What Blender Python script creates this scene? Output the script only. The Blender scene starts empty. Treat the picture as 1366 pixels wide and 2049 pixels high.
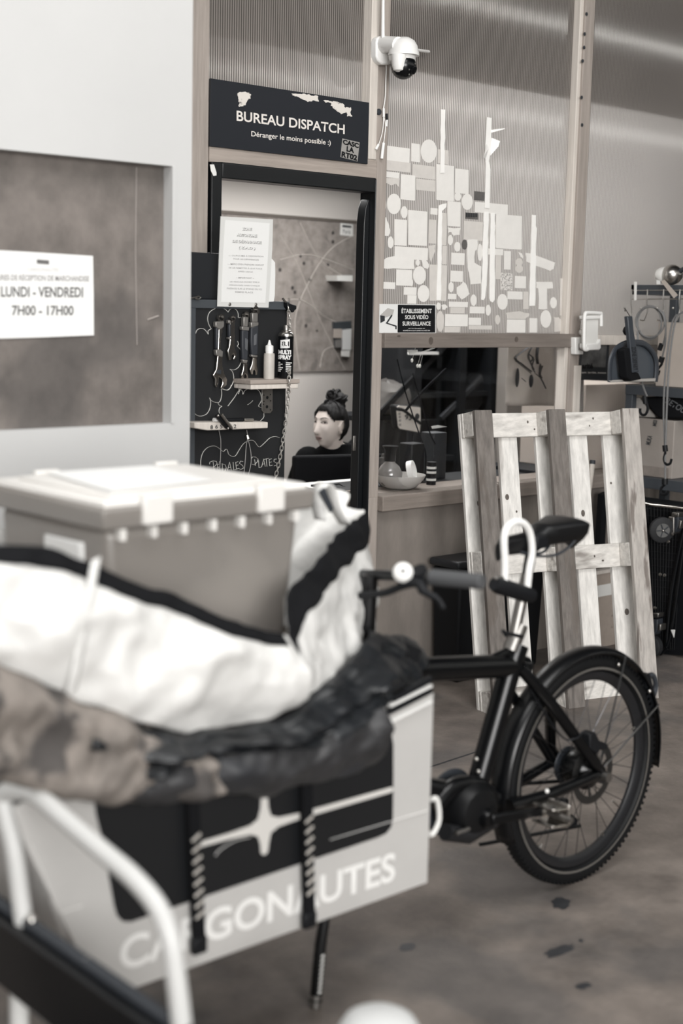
import bpy, bmesh, math, random
from mathutils import Vector as V, Matrix, noise as mnoise
random.seed(7)
scn = bpy.context.scene
COL = scn.collection
PI = math.pi

# ------------------------------------------------------------------ camera
F = 2846.0; CX, CY = 683.0, 1024.5; CAMH = 1.57
RIGHT = V((0.74247363, -0.66948848, 0.02276144))
DOWN = V((-0.07969264, -0.12201571, -0.98932363))
FWD = V((0.66511802, 0.73273279, -0.14394675))
EYE = V((0, 0, CAMH))
cam_d = bpy.data.cameras.new('camera')
cam_d.sensor_fit = 'VERTICAL'; cam_d.sensor_height = 36.0; cam_d.lens = F / 2049.0 * 36.0
cam_d.dof.use_dof = True; cam_d.dof.focus_distance = 5.4; cam_d.dof.aperture_fstop = 1.8
cam = bpy.data.objects.new('camera', cam_d); COL.objects.link(cam)
cam.matrix_world = Matrix(((RIGHT.x, -DOWN.x, -FWD.x, 0), (RIGHT.y, -DOWN.y, -FWD.y, 0), (RIGHT.z, -DOWN.z, -FWD.z, CAMH), (0, 0, 0, 1)))
scn.camera = cam

# ------------------------------------------------------------------ world, lights, exposure
scn.view_settings.view_transform = 'Standard'; scn.view_settings.look = 'None'
scn.view_settings.gamma = 1.0; scn.view_settings.exposure = 0.0
w = bpy.data.worlds.new('world'); scn.world = w; w.use_nodes = True
w.node_tree.nodes['Background'].inputs[0].default_value = (1.0, 0.985, 0.965, 1)
w.node_tree.nodes['Background'].inputs[1].default_value = 0.07
def area(name, loc, target, sx, sy, power, col=(1, 0.99, 0.975)):
    l = bpy.data.lights.new(name, 'AREA'); l.shape = 'RECTANGLE'; l.size = sx; l.size_y = sy; l.energy = power; l.color = col
    o = bpy.data.objects.new(name, l); COL.objects.link(o); o.location = loc
    o.rotation_euler = (V(target) - V(loc)).to_track_quat('-Z', 'Y').to_euler(); return o
area('daylight_gate', (-2.5, -7.0, 3.1), (2.9, 3.2, 0.9), 6.0, 4.2, 1300)
area('top_fill_light', (1.2, 1.2, 4.8), (1.4, 1.6, 0.0), 4.5, 2.4, 210)  # added fill from above for crate lid and floor; the roof has no opening
area('office_ceiling_light', (4.9, 5.3, 2.26), (4.9, 5.3, 0), 1.6, 0.9, 44)
area('sheet_backlight', (4.9, 4.85, 2.44), (4.9, 4.15, 1.75), 2.6, 0.12, 26)  # added lamp that brightens the lower ribbed sheets from behind, no known fitting

# ------------------------------------------------------------------ helpers
def P(px, py, Y=None, X=None, Z=None):
    d = FWD + RIGHT * ((px - CX) / F) + DOWN * ((py - CY) / F)
    if Y is not None: t = Y / d.y
    elif X is not None: t = X / d.x
    else: t = (Z - CAMH) / d.z
    return EYE + d * t
def lin(c): return tuple(((v / 255) / 12.92 if v / 255 <= 0.04045 else ((v / 255 + 0.055) / 1.055) ** 2.4) for v in c)
def tag(o, label, cat, group=None, kind=None):
    o['label'] = label; o['category'] = cat
    if group: o['group'] = group
    if kind: o['kind'] = kind
    return o
def thing(name, label, cat, loc, group=None):
    o = bpy.data.objects.new(name, None); o.empty_display_size = 0.05; COL.objects.link(o); o.location = loc
    return tag(o, label, cat, group)
def struct(o): o['kind'] = 'structure'; return o
def wpos(o):
    p = V((0, 0, 0))
    while o: p = p + V(o.location); o = o.parent
    return p
def link_mesh(name, me, mat, parent=None):
    """me holds WORLD coordinates; shift so that the origin sits at the thing's base"""
    vs = me.vertices
    if parent is None:
        xs = [v.co.x for v in vs]; ys = [v.co.y for v in vs]; zs = [v.co.z for v in vs]
        org = V(((min(xs) + max(xs)) / 2, (min(ys) + max(ys)) / 2, min(zs))); loc = org
    else: org = wpos(parent); loc = V((0, 0, 0))
    me.transform(Matrix.Translation(-org))
    if mat: me.materials.append(mat)
    o = bpy.data.objects.new(name, me); COL.objects.link(o); o.location = loc
    if parent: o.parent = parent
    return o

class MB:
    def __init__(s): s.bm = bmesh.new()
    def verts(s, ps): return [s.bm.verts.new(p) for p in ps]
    def face(s, vs):
        try: return s.bm.faces.new(vs)
        except ValueError: pass
    def hexa(s, p):  # 8 points: bottom ring 0-3, top ring 4-7
        v = s.verts(p)
        for f in ((3, 2, 1, 0), (4, 5, 6, 7), (0, 1, 5, 4), (1, 2, 6, 5), (2, 3, 7, 6), (3, 0, 4, 7)): s.face([v[i] for i in f])
        return s
    def box(s, x0, x1, y0, y1, z0, z1):
        return s.hexa([V(q) for q in ((x0, y0, z0), (x1, y0, z0), (x1, y1, z0), (x0, y1, z0), (x0, y0, z1), (x1, y0, z1), (x1, y1, z1), (x0, y1, z1))])
    def obox(s, c, sz, ax=None):
        ax = ax or (V((1, 0, 0)), V((0, 1, 0)), V((0, 0, 1))); c = V(c)
        q = lambda a, b, d: c + ax[0] * a * sz[0] / 2 + ax[1] * b * sz[1] / 2 + ax[2] * d * sz[2] / 2
        return s.hexa([q(-1, -1, -1), q(1, -1, -1), q(1, 1, -1), q(-1, 1, -1), q(-1, -1, 1), q(1, -1, 1), q(1, 1, 1), q(-1, 1, 1)])
    def beam(s, a, b, wd, th, side=V((0, 1, 0))):  # wd measured along the third direction, th along `side`
        a, b = V(a), V(b); d = (b - a).normalized(); sd = (side - d * side.dot(d)).normalized(); u = d.cross(sd)
        return s.obox((a + b) / 2, ((b - a).length, th, wd), (d, sd, u))
    def prism(s, pts, vec):
        a = s.verts([V(p) for p in pts]); b = s.verts([V(p) + V(vec) for p in pts]); n = len(pts)
        s.face(a); s.face(b[::-1])
        for i in range(n): s.face([a[(i + 1) % n], a[i], b[i], b[(i + 1) % n]])
        return s
    def tube(s, pts, r, n=10, closed=False, caps=True, flat=None):
        pts = [V(p) for p in pts]; m = len(pts); rr = r if isinstance(r, (list, tuple)) else [r] * m
        tg = []
        for i in range(m):
            if closed: t = pts[(i + 1) % m] - pts[i - 1]
            else: t = pts[min(i + 1, m - 1)] - pts[max(i - 1, 0)]
            tg.append(t.normalized() if t.length > 1e-9 else V((0, 0, 1)))
        up = V((0, 0, 1)) if abs(tg[0].z) < 0.9 else V((1, 0, 0))
        nx = tg[0].cross(up).normalized(); rings = []
        for i in range(m):
            nx = (nx - tg[i] * nx.dot(tg[i])).normalized(); ny = tg[i].cross(nx)
            fl = flat or 1.0
            rings.append(s.verts([pts[i] + (nx * math.cos(2 * PI * k / n) + ny * math.sin(2 * PI * k / n) * fl) * rr[i] for k in range(n)]))
        for i in range(m if closed else m - 1):
            a, b = rings[i], rings[(i + 1) % m]
            for k in range(n): s.face([a[k], a[(k + 1) % n], b[(k + 1) % n], b[k]])
        if caps and not closed: s.face(rings[0][::-1]); s.face(rings[-1])
        return s
    def lathe(s, base, axis, prof, n=24, closed=False):
        base, ax = V(base), V(axis).normalized(); u = ax.orthogonal().normalized(); v = ax.cross(u); rings = []
        for r, h in prof: rings.append(s.verts([base + ax * h + (u * math.cos(2 * PI * k / n) + v * math.sin(2 * PI * k / n)) * max(r, 1e-5) for k in range(n)]))
        m = len(rings)
        for i in range(m if closed else m - 1):
            a, b = rings[i], rings[(i + 1) % m]
            for k in range(n): s.face([a[k], a[(k + 1) % n], b[(k + 1) % n], b[k]])
        if not closed: s.face(rings[0][::-1]); s.face(rings[-1])
        return s
    def cyl(s, a, b, r, n=16, r2=None):
        a, b = V(a), V(b); L = (b - a).length
        return s.lathe(a, b - a, [(r, 0), (r if r2 is None else r2, L)], n)
    def ball(s, c, r, n=16, ax=None):
        r = V(r) if not isinstance(r, (int, float)) else V((r, r, r)); c = V(c)
        ax = ax or (V((1, 0, 0)), V((0, 1, 0)), V((0, 0, 1))); rings = []; m = n // 2
        for i in range(m + 1):
            t = PI * i / m; rad = max(math.sin(t), 1e-4)
            rings.append(s.verts([c + ax[0] * r.x * rad * math.cos(2 * PI * k / n) + ax[1] * r.y * rad * math.sin(2 * PI * k / n) - ax[2] * r.z * math.cos(t) for k in range(n)]))
        for i in range(m):
            a, b = rings[i], rings[i + 1]
            for k in range(n): s.face([a[k], a[(k + 1) % n], b[(k + 1) % n], b[k]])
        return s
    def grid(s, rows, closed=False):
        vs = [s.verts(r) for r in rows]
        for i in range(len(vs) - 1):
            m = len(vs[i])
            for j in range(m if closed else m - 1): s.face([vs[i][j], vs[i][(j + 1) % m], vs[i + 1][(j + 1) % m], vs[i + 1][j]])
        return s
    def build(s, name, mat, parent=None, bevel=0, seg=2, smooth=True, solid=0, sub=0):
        bmesh.ops.remove_doubles(s.bm, verts=s.bm.verts, dist=1e-6)
        bmesh.ops.recalc_face_normals(s.bm, faces=s.bm.faces)
        me = bpy.data.meshes.new(name); s.bm.to_mesh(me); s.bm.free()
        if smooth: me.shade_smooth(); me.set_sharp_from_angle(angle=0.7)
        o = link_mesh(name, me, mat, parent)
        if solid: md = o.modifiers.new('thickness', 'SOLIDIFY'); md.thickness = solid; md.offset = 0
        if bevel:
            md = o.modifiers.new('bevel', 'BEVEL'); md.width = bevel; md.segments = seg; md.limit_method = 'ANGLE'; md.angle_limit = 0.7
        if sub: md = o.modifiers.new('sub', 'SUBSURF'); md.levels = sub; md.render_levels = sub
        return o
def smoothpts(pts, k=6, closed=False):
    pts = [V(p) for p in pts]; out = []; m = len(pts)
    for i in range(m if closed else m - 1):
        if closed: a, b, c, d = pts[i - 1], pts[i], pts[(i + 1) % m], pts[(i + 2) % m]
        else: a, b, c, d = pts[max(i - 1, 0)], pts[i], pts[i + 1], pts[min(i + 2, m - 1)]
        for j in range(k):
            t = j / k; out.append(0.5 * ((2 * b) + (c - a) * t + (2 * a - 5 * b + 4 * c - d) * t * t + (3 * b - a - 3 * c + d) * t ** 3))
    if not closed: out.append(pts[-1])
    return out
def PX(pts, Y): return [P(x, y, Y=Y) for x, y in pts]
def flatpoly(name, pts, Y, th, mat, parent=None):  # a thin upright sheet facing the hall
    return MB().prism(PX(pts, Y), (0, th, 0)).build(name, mat, parent, smooth=False)
def text(name, s, bl, br, tl, mat, parent, bold=0.0, lift=0.0):
    """lettering stretched to fill the parallelogram given by three world points"""
    cu = bpy.data.curves.new(name, 'FONT'); cu.body = s; cu.size = 1; cu.offset = bold; cu.resolution_u = 4; cu.align_x = 'CENTER'
    to = bpy.data.objects.new(name, cu); COL.objects.link(to)
    bpy.context.view_layer.update()
    me = bpy.data.meshes.new_from_object(to.evaluated_get(bpy.context.evaluated_depsgraph_get()))
    bpy.data.objects.remove(to); bpy.data.curves.remove(cu)
    xs = [v.co.x for v in me.vertices]; ys = [v.co.y for v in me.vertices]
    x0, x1, y0, y1 = min(xs), max(xs), min(ys), max(ys); bl, br, tl = V(bl), V(br), V(tl); u = br - bl; v_ = tl - bl
    nrm = u.cross(v_).normalized()
    for v in me.vertices: v.co = bl + u * ((v.co.x - x0) / (x1 - x0)) + v_ * ((v.co.y - y0) / (y1 - y0)) + nrm * lift
    me.materials.clear()
    return link_mesh(name, me, mat, parent)
def textpx(name, s, bl, br, tl, Y, mat, parent, bold=0.0): return text(name, s, P(*bl, Y=Y), P(*br, Y=Y), P(*tl, Y=Y), mat, parent, bold)

# ------------------------------------------------------------------ materials
MATS = {}
def M(name, rgb, rough=0.6, metal=0.0, var=0.0, scale=6.0, stretch=(1, 1, 1), bump=0.0, bscale=None, spec=0.5, dark=None, dscale=3.0, dcut=0.6, dcol=(40, 40, 42), trans=0.0, coat=0.0, alpha=1.0):
    if name in MATS: return MATS[name]
    m = bpy.data.materials.new(name); m.use_nodes = True; nt = m.node_tree; b = nt.nodes['Principled BSDF']; N = nt.nodes.new; L = nt.links.new
    g_ = .3 * rgb[0] + .59 * rgb[1] + .11 * rgb[2]; rgb = tuple(c + (g_ - c) * .12 for c in rgb)   # the photograph is toned black and white
    base = lin(rgb); b.inputs['Base Color'].default_value = (*base, 1); b.inputs['Roughness'].default_value = rough; b.inputs['Metallic'].default_value = metal
    b.inputs['Specular IOR Level'].default_value = spec; b.inputs['Transmission Weight'].default_value = trans; b.inputs['Coat Weight'].default_value = coat; b.inputs['Alpha'].default_value = alpha
    if var or bump or dark:
        tc = N('ShaderNodeTexCoord'); mp = N('ShaderNodeMapping'); mp.inputs['Scale'].default_value = stretch; L(tc.outputs['Object'], mp.inputs['Vector'])
        out = None
        if var:
            nz = N('ShaderNodeTexNoise'); nz.inputs['Scale'].default_value = scale; nz.inputs['Detail'].default_value = 6; nz.inputs['Roughness'].default_value = 0.62; L(mp.outputs[0], nz.inputs['Vector'])
            cr = N('ShaderNodeValToRGB'); cr.color_ramp.elements[0].position = 0.3; cr.color_ramp.elements[1].position = 0.7
            cr.color_ramp.elements[0].color = (*[c * (1 - var) for c in base], 1); cr.color_ramp.elements[1].color = (*[min(1, c * (1 + var)) for c in base], 1)
            L(nz.outputs['Fac'], cr.inputs[0]); out = cr.outputs[0]
        if dark:
            n2 = N('ShaderNodeTexNoise'); n2.inputs['Scale'].default_value = dscale; n2.inputs['Detail'].default_value = 4; L(mp.outputs[0], n2.inputs['Vector'])
            r2 = N('ShaderNodeValToRGB'); r2.color_ramp.elements[0].position = dcut; r2.color_ramp.elements[1].position = dcut + 0.07; L(n2.outputs['Fac'], r2.inputs[0])
            mul = N('ShaderNodeMath'); mul.operation = 'MULTIPLY'; mul.inputs[1].default_value = dark; L(r2.outputs[0], mul.inputs[0])
            mx = N('ShaderNodeMix'); mx.data_type = 'RGBA'; L(mul.outputs[0], mx.inputs['Factor'])
            if out: L(out, mx.inputs['A'])
            else: mx.inputs['A'].default_value = (*base, 1)
            mx.inputs['B'].default_value = (*lin(dcol), 1); out = mx.outputs['Result']
        if out: L(out, b.inputs['Base Color'])
        if bump:
            n3 = N('ShaderNodeTexNoise'); n3.inputs['Scale'].default_value = bscale or scale; n3.inputs['Detail'].default_value = 5; L(mp.outputs[0], n3.inputs['Vector'])
            bp = N('ShaderNodeBump'); bp.inputs['Strength'].default_value = bump; bp.inputs['Distance'].default_value = 0.01; L(n3.outputs['Fac'], bp.inputs['Height']); L(bp.outputs[0], b.inputs['Normal'])
    MATS[name] = m; return m
def wood(name, rgb, axis, var=0.16, grain=60, dark=0.5, dcut=0.66, rough=0.7, dscale=7, dcol=(70, 62, 56)):
    st = [1, 1, 1]; st[axis] = 0.06
    return M(name, rgb, rough, var=var, scale=grain, stretch=st, bump=0.25, dark=dark, dscale=dscale, dcut=dcut, dcol=dcol, spec=0.25)
def ribbed(name, rgb, period, contrast, rough, spec, alpha):
    m = bpy.data.materials.new(name); m.use_nodes = True; nt = m.node_tree; b = nt.nodes['Principled BSDF']; N = nt.nodes.new; L = nt.links.new
    tc = N('ShaderNodeTexCoord'); wv = N('ShaderNodeTexWave'); wv.bands_direction = 'X'; wv.inputs['Scale'].default_value = 2 * PI / 20 / period; wv.inputs['Distortion'].default_value = 0
    L(tc.outputs['Object'], wv.inputs['Vector'])
    nz = N('ShaderNodeTexNoise'); nz.inputs['Scale'].default_value = 2.2; nz.inputs['Detail'].default_value = 7; L(tc.outputs['Object'], nz.inputs['Vector'])
    r1 = N('ShaderNodeValToRGB'); bs = lin(rgb); r1.color_ramp.elements[0].color = (*[c * (1 - contrast) for c in bs], 1); r1.color_ramp.elements[1].color = (*[min(1, c * (1 + contrast)) for c in bs], 1)
    L(wv.outputs['Fac'], r1.inputs[0])
    r2 = N('ShaderNodeValToRGB'); r2.color_ramp.elements[0].position = 0.3; r2.color_ramp.elements[0].color = (.78, .78, .78, 1); r2.color_ramp.elements[1].position = .75; L(nz.outputs['Fac'], r2.inputs[0])
    mx = N('ShaderNodeMix'); mx.data_type = 'RGBA'; mx.blend_type = 'MULTIPLY'; mx.inputs['Factor'].default_value = 1; L(r1.outputs[0], mx.inputs['A']); L(r2.outputs[0], mx.inputs['B'])
    L(mx.outputs['Result'], b.inputs['Base Color'])
    mr = N('ShaderNodeMapRange'); mr.inputs['To Min'].default_value = spec * .15; mr.inputs['To Max'].default_value = spec * 1.6; L(wv.outputs['Fac'], mr.inputs['Value']); L(mr.outputs[0], b.inputs['Specular IOR Level'])
    b.inputs['Roughness'].default_value = rough; b.inputs['Alpha'].default_value = alpha
    tl = N('ShaderNodeBsdfTranslucent'); r3 = N('ShaderNodeValToRGB'); r3.color_ramp.elements[0].color = (.5, .485, .47, 1); r3.color_ramp.elements[1].color = (.97, .95, .93, 1); L(wv.outputs['Fac'], r3.inputs[0]); L(r3.outputs[0], tl.inputs['Color']); ms = N('ShaderNodeMixShader'); ms.inputs[0].default_value = 0.38
    L(b.outputs[0], ms.inputs[1]); L(tl.outputs[0], ms.inputs[2]); L(ms.outputs[0], nt.nodes['Material Output'].inputs['Surface'])
    MATS[name] = m; return m
def glow(name, rgb, st):
    m = bpy.data.materials.new(name); m.use_nodes = True; b = m.node_tree.nodes['Principled BSDF']
    b.inputs['Base Color'].default_value = (*lin(rgb), 1); b.inputs['Emission Color'].default_value = (*lin(rgb), 1); b.inputs['Emission Strength'].default_value = st; return m

white_paint = M('white_paint', (186, 186, 185), 0.55, var=0.02, scale=3)
off_white = M('off_white', (226, 225, 221), 0.5)
white_plastic = M('white_plastic', (232, 231, 228), 0.35)
paper = M('paper', (220, 220, 218), 0.75)
laminate = M('laminate', (205, 205, 202), 0.35)
black = M('black', (13, 15, 19), 0.55, spec=.3)
black_gloss = M('black_gloss', (10, 12, 15), 0.25, spec=.4)
black_fabric = M('black_fabric', (13, 14, 17), 0.9, spec=0.2)
rubber = M('rubber', (24, 25, 28), 0.7, var=0.15, scale=60)
charcoal = M('charcoal', (45, 49, 55), 0.5)
slate = M('slate', (62, 67, 72), 0.55)
mid_grey = M('mid_grey', (120, 117, 114), 0.6)
steel = M('steel', (190, 187, 182), 0.28, metal=1.0)
dull_steel = M('dull_steel', (150, 147, 143), 0.42, metal=1.0, var=0.12, scale=40)
ink = M('ink', (40, 42, 46), 0.8)
grey_ink = M('grey_ink', (98, 97, 96), 0.8)
chalk = M('chalk', (222, 220, 214), 0.9)
cardboard = M('cardboard', (176, 165, 155), 0.85, var=0.06, scale=4)
skin = M('skin', (214, 202, 194), 0.5, var=0.03, scale=20)
# ================================================================== SETTING
YP = 4.161
floor_m = M('concrete', (118, 109, 102), 0.6, var=0.36, scale=5, bump=0.25, bscale=45, spec=0.3, dark=0.45, dscale=1.7, dcut=0.52, dcol=(72, 73, 75))
pine_x = wood('pine_along', (160, 149, 140), 0, dark=0.6, dcut=0.7)
pine_z = wood('pine_upright', (160, 150, 142), 2, dark=0.55, dcut=0.69)
pale_z = wood('pale_upright', (206, 198, 189), 2, var=0.1, dark=0.35, dcut=0.7)
ply = M('plywood', (126, 118, 111), 0.7, var=0.18, scale=9, stretch=(1, 1, 0.35), bump=0.1, dark=0.35, dscale=3, dcut=0.55, dcol=(95, 88, 83))
poly_a = ribbed('ribbed_sheet', (142, 136, 131), 0.0105, 0.65, 0.075, 0.7, 0.85)
hall_m = M('hall_cladding', (60, 62, 66), 0.7)
office_wall_m = M('office_plaster', (205, 199, 193), 0.75, var=0.02, scale=2)

struct(MB().box(-14, 26, -16, 9, -0.12, 0).build('floor', floor_m, smooth=False))
struct(MB().box(-14, 26, -16, 9, 5.0, 5.1).build('ceiling', hall_m, smooth=False))
struct(MB().box(-14, 26, -16.1, -16, 0, 5).build('wall_rear', hall_m, smooth=False))
struct(MB().box(26, 26.1, -16, 9, 0, 5).build('wall_right', hall_m, smooth=False))
# oil stains and floor joint
stain_m = M('oil_stain', (52, 53, 56), 0.45, var=0.2, scale=20)
def blot(cx, cy, rx, ry, seed, tilt=0):
    rnd = random.Random(seed); pts = []
    c = P(cx, cy, Z=0.0008)
    for k in range(18):
        a = 2 * PI * k / 18; q = 1 + rnd.uniform(-.2, .2)
        pts.append(P(cx + (rx * math.cos(a) * math.cos(tilt) - ry * math.sin(a) * math.sin(tilt)) * q, cy + (rx * math.cos(a) * math.sin(tilt) + ry * math.sin(a) * math.cos(tilt)) * q, Z=0.0008))
    o = MB().prism(pts, (0, 0, 0.0006)).build('oil_stain', stain_m, smooth=False); return o
for i, (a, lab) in enumerate((((1118, 1903, 30, 9, 1, -.3), 'long dark oil stain on the concrete in front of the rear wheel'), ((1166, 1973, 15, 6, 2, -.1), 'small dark oval oil stain at the lower right of the floor'),
        ((1122, 1808, 18, 12, 3, 0), 'faint grey round stain just below the rear tyre'), ((815, 1895, 16, 8, 4, 0), 'faint dark stain on the concrete near the kickstand'), ((1162, 1882, 5, 3, 5, 0), 'tiny dark drip above the end of the long oil stain'))):
    tag(blot(*a), lab, 'stain')
MB().prism([P(x, y, Z=.0006) for x, y in ((700, 1588), (1010, 1487), (1010, 1484.5), (700, 1585.5))], (0, 0, .0004)).build('trim_1', M('joint', (48, 48, 50), .8), smooth=False)
struct(bpy.data.objects['trim_1'])

# --- white wall at left with its recessed window
YW = 3.4
xr = P(383, 400, Y=YW).x; ox1 = P(350, 500, Y=YW).x; oz0 = P(300, 849, Y=YW).z; oz1 = P(200, 318, Y=YW).z
wl = MB().box(-2.2, ox1 - 2.0, YW, YW + .14, 0, 4.2); wl.box(ox1, xr, YW, YW + .14, 0, 4.2)
wl.box(ox1 - 2.0, ox1, YW, YW + .14, 0, oz0); wl.box(ox1 - 2.0, ox1, YW, YW + .14, oz1, 4.2)
struct(wl.build('wall_left', white_paint, smooth=False))
dirty = M('dirty_board', (106, 99, 94), 0.75, var=0.34, scale=8, stretch=(1, 1, .8), dark=0.5, dscale=2.6, dcut=0.54, dcol=(66, 63, 62), bump=0.1, bscale=30)
wn = struct(MB().box(ox1 - 2.0, ox1, YW + .04, YW + .06, oz0, oz1).build('window_1', dirty, smooth=False))
s_ = MB(); s_.tube(PX(((273, 335), (271, 500), (274, 690)), YW + .038), .0012, 4); s_.tube(PX(((295, 640), (317, 632)), YW + .038), .002, 4)
s_.build('scratches', M('scratch', (160, 152, 146), .8), wn)
# frayed pale edge strip along the opening
struct(MB().box(ox1 - .012, ox1, YW - .003, YW + .04, oz0, oz1).build('trim_2', white_paint, smooth=False))

# --- timber partition
def post(name, xa, xb, py, z0, z1, y0=YP, y1=YP + .07, m=None):
    a, b = P(xa, py, Y=y0).x, P(xb, py, Y=y0).x
    return struct(MB().box(a, b, y0, y1, z0, z1).build(name, m or pine_z, bevel=.003))
post('trim_3', 380, 418, 200, 0, 3.6)
XB0 = P(737, 900, Y=YP).x; XB1 = P(754.5, 900, Y=YP).x
struct(MB().box(XB0, XB1 + .012, YP, YP + .07, 0, 3.6).build('trim_4', pine_z, bevel=.003))
struct(MB().box(XB0 - .045, XB0 - .004, YP - .006, YP + .05, 2.135, 3.6).build('trim_5', pale_z, bevel=.003))
post('trim_6', 1144, 1152.5, 400, 0, 3.6, YP, YP + .05, pale_z)
post('trim_7', 1154, 1173, 400, 0, 3.6, YP - .012, YP + .07)
XC1 = P(1173, 400, Y=YP).x; XC0 = P(1144, 400, Y=YP).x
struct(MB().box(P(1149, 750, Y=YP - .02).x, P(1162, 750, Y=YP - .02).x, YP - .022, YP - .0125, .78, 1.32).build('trim_8', pale_z, bevel=.002))
# screws in the right post
for i, (x, y) in enumerate(((1173, 28), (1169, 68), (1168, 95), (1165, 122), (1163, 195), (1164, 250))):
    p = P(x, y, Y=YP - .014)
    tag(MB().lathe(p, (0, -1, 0), [(.008, 0), (.008, .002), (.003, .003)], 10).build('screw_head', charcoal), ['dark screw head at the top of the right post', 'dark screw head second down the right post', 'dark screw head third down the right post', 'dark screw head fourth down the right post', 'dark screw head fifth down the right post', 'lowest dark screw head in the upper right post'][i], 'screw', 'screws in the right post')
zH0, zH1 = 2.062, 2.125
struct(MB().box(P(418, 310, Y=YP).x, XB0 + .004, YP - .004, YP + .06, zH0, zH1 + .01).build('trim_9', pine_x, bevel=.003))
# rail above the office window and the sill
zB0, zB1 = P(900, 696, Y=YP - .02).z, P(900, 667, Y=YP - .02).z
struct(MB().box(XB1 + .008, P(1150, 680, Y=YP - .02).x, YP - .02, YP + .07, zB0, zB1).build('trim_10', wood('rail_pine', (120, 111, 104), 0, dark=.75, dcut=.66, dscale=5), bevel=.003))
for x, y, rx, ry in ((862, 682, .013, .016), (1033, 679, .012, .012), (798, 664.5 + 8, .01, .004)):
    MB().prism([P(x, y, Y=YP - .0206) + V((rx * math.cos(t), 0, ry * math.sin(t))) for t in [2 * PI * k / 16 for k in range(16)]], (0, .0005, 0)).build('knot', M('knot_brown', (84, 75, 68), .7, var=.3, scale=60), bpy.data.objects['trim_10'])
struct(MB().box(XC1, 8.6, YP - .005, YP + .07, P(1230, 690, Y=YP).z, P(1230, 671, Y=YP).z).build('trim_11', pale_z, bevel=.003))
zs1 = P(751, 995, Y=YP - .03).z; zs0 = P(751, 1026, Y=YP - .03).z
struct(MB().box(XB1 + .012, 8.6, YP - .03, YP + .2, zs0, zs1).build('trim_12', wood('sill_pine', (132, 122, 114), 0, dark=.6, dcut=.6, dscale=4), bevel=.004))
struct(MB().box(XB1 + .012, 8.6, YP + .012, YP + .04, 0, zs0).build('wall_back', ply, smooth=False))
struct(MB().box(XB0, XB1, YP - .008, YP, 0, .8).build('trim_13', pine_z, bevel=.002))
# ribbed plastic sheets
XA1 = P(418, 200, Y=YP).x
struct(MB().box(XA1 - .02, XB0 + .01, YP + .04, YP + .05, zH1 + .002, 3.6).build('window_2', poly_a, smooth=False))
struct(MB().box(XB1, XC0 + .02, YP + .035, YP + .045, zB1 - .01, 3.6).build('window_3', poly_a, smooth=False))
struct(MB().box(XC1 - .02, 8.6, YP + .035, YP + .045, zB1 - .01, 3.6).build('window_4', poly_a, smooth=False))
# office window panes
glass = M('window_glass', (255, 255, 255), 0.02, trans=1.0, spec=0.5); glass.node_tree.nodes['Principled BSDF'].inputs['IOR'].default_value = 1.25
struct(MB().box(XB1 + .012, XC0, YP + .045, YP + .049, zs1, zB0).build('window_5', glass, smooth=False))
struct(MB().box(XC1, 8.6, YP + .045, YP + .049, zs1, zB0).build('window_6', glass, smooth=False))

# --- office room behind the partition
YO = 6.2
struct(MB().box(2.2, 5.78, YO, YO + .1, 0, 2.6).build('wall_office_back', office_wall_m, smooth=False))
struct(MB().box(2.1, 2.2, YP + .1, YO, 0, 2.6).build('wall_office_left', office_wall_m, smooth=False))
struct(MB().box(2.1, 9, YP + .08, YO + .1, 2.5, 2.56).build('ceiling_office', M('office_ceiling', (120, 118, 116), .8), smooth=False))
struct(MB().box(5.78, 9, YO - .25, YO - .15, 0, 2.6).build('wall_office_dark', M('dark_back_wall', (34, 37, 42), .8), smooth=False))
struct(MB().box(2.1, 9, 7.8, 7.9, 2.56, 5).box(2.1, 2.2, 4.3, 7.8, 2.56, 5).box(9, 9.1, 4.2, 7.9, 0, 5).build('wall_attic', hall_m, smooth=False))

# black door frame
DX0, DX1 = P(419.5, 330, Y=YP).x, XB0 - .002; DZ = zH0
jamb_l, jamb_r = P(440, 400, Y=YP).x, P(716, 400, Y=YP + .075).x
frame_m = M('black_lacquer', (14, 17, 20), 0.35, var=.1, scale=8)
dr = struct(MB().box(DX0, jamb_l, YP - .012, YP + .07, 0, DZ).box(jamb_r + .012, DX1, YP - .012, YP + .07, 0, DZ).box(jamb_l, jamb_r + .012, YP - .012, YP + .07, P(560, 368, Y=YP).z, DZ).build('door_1', frame_m, bevel=.004))
# edge strip of the opened door leaf, rounded at the top
dpt = [V((jamb_r - .015, YP + .02, 0)), V((jamb_r + .013, YP + .02, 0)), V((jamb_r + .013, YP + .02, 1.985)), V((jamb_r + .006, YP + .02, 1.985)), V((jamb_r - .008, YP + .02, 1.95)), V((jamb_r - .015, YP + .02, 1.89))]
MB().prism(dpt, (0, .045, 0)).build('door_edge', frame_m, dr, bevel=.003)
lp = P(708, 887, Y=YP + .018)
MB().box(lp.x - .008, lp.x + .006, YP + .012, YP + .018, lp.z - .03, lp.z + .03).build('latch_plate', dull_steel, dr, bevel=.002)
MB().prism(PX(((420, 329), (428, 329), (433, 345), (433, 351), (427, 352), (422, 342)), YP - .014), (0, .0012, 0)).build('tape_piece', off_white, dr, smooth=False)

# lamps under the hall roof (they show as streaks in the ribbed sheets)
strip_m = glow('tube_light_glow', (255, 252, 245), 15)
for i, (y, lab) in enumerate(((-1.6, 'long tube light under the roof, row nearest the partition'), (-6.7, 'long tube light under the roof, middle row'), (-12.2, 'long tube light under the roof, row farthest from the partition'))):
    tag(MB().box(3, 25.5, y - .035, y + .035, 4.5, 4.56).build('tube_light', strip_m, smooth=False), lab, 'ceiling light', 'tube lights under the roof')

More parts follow.
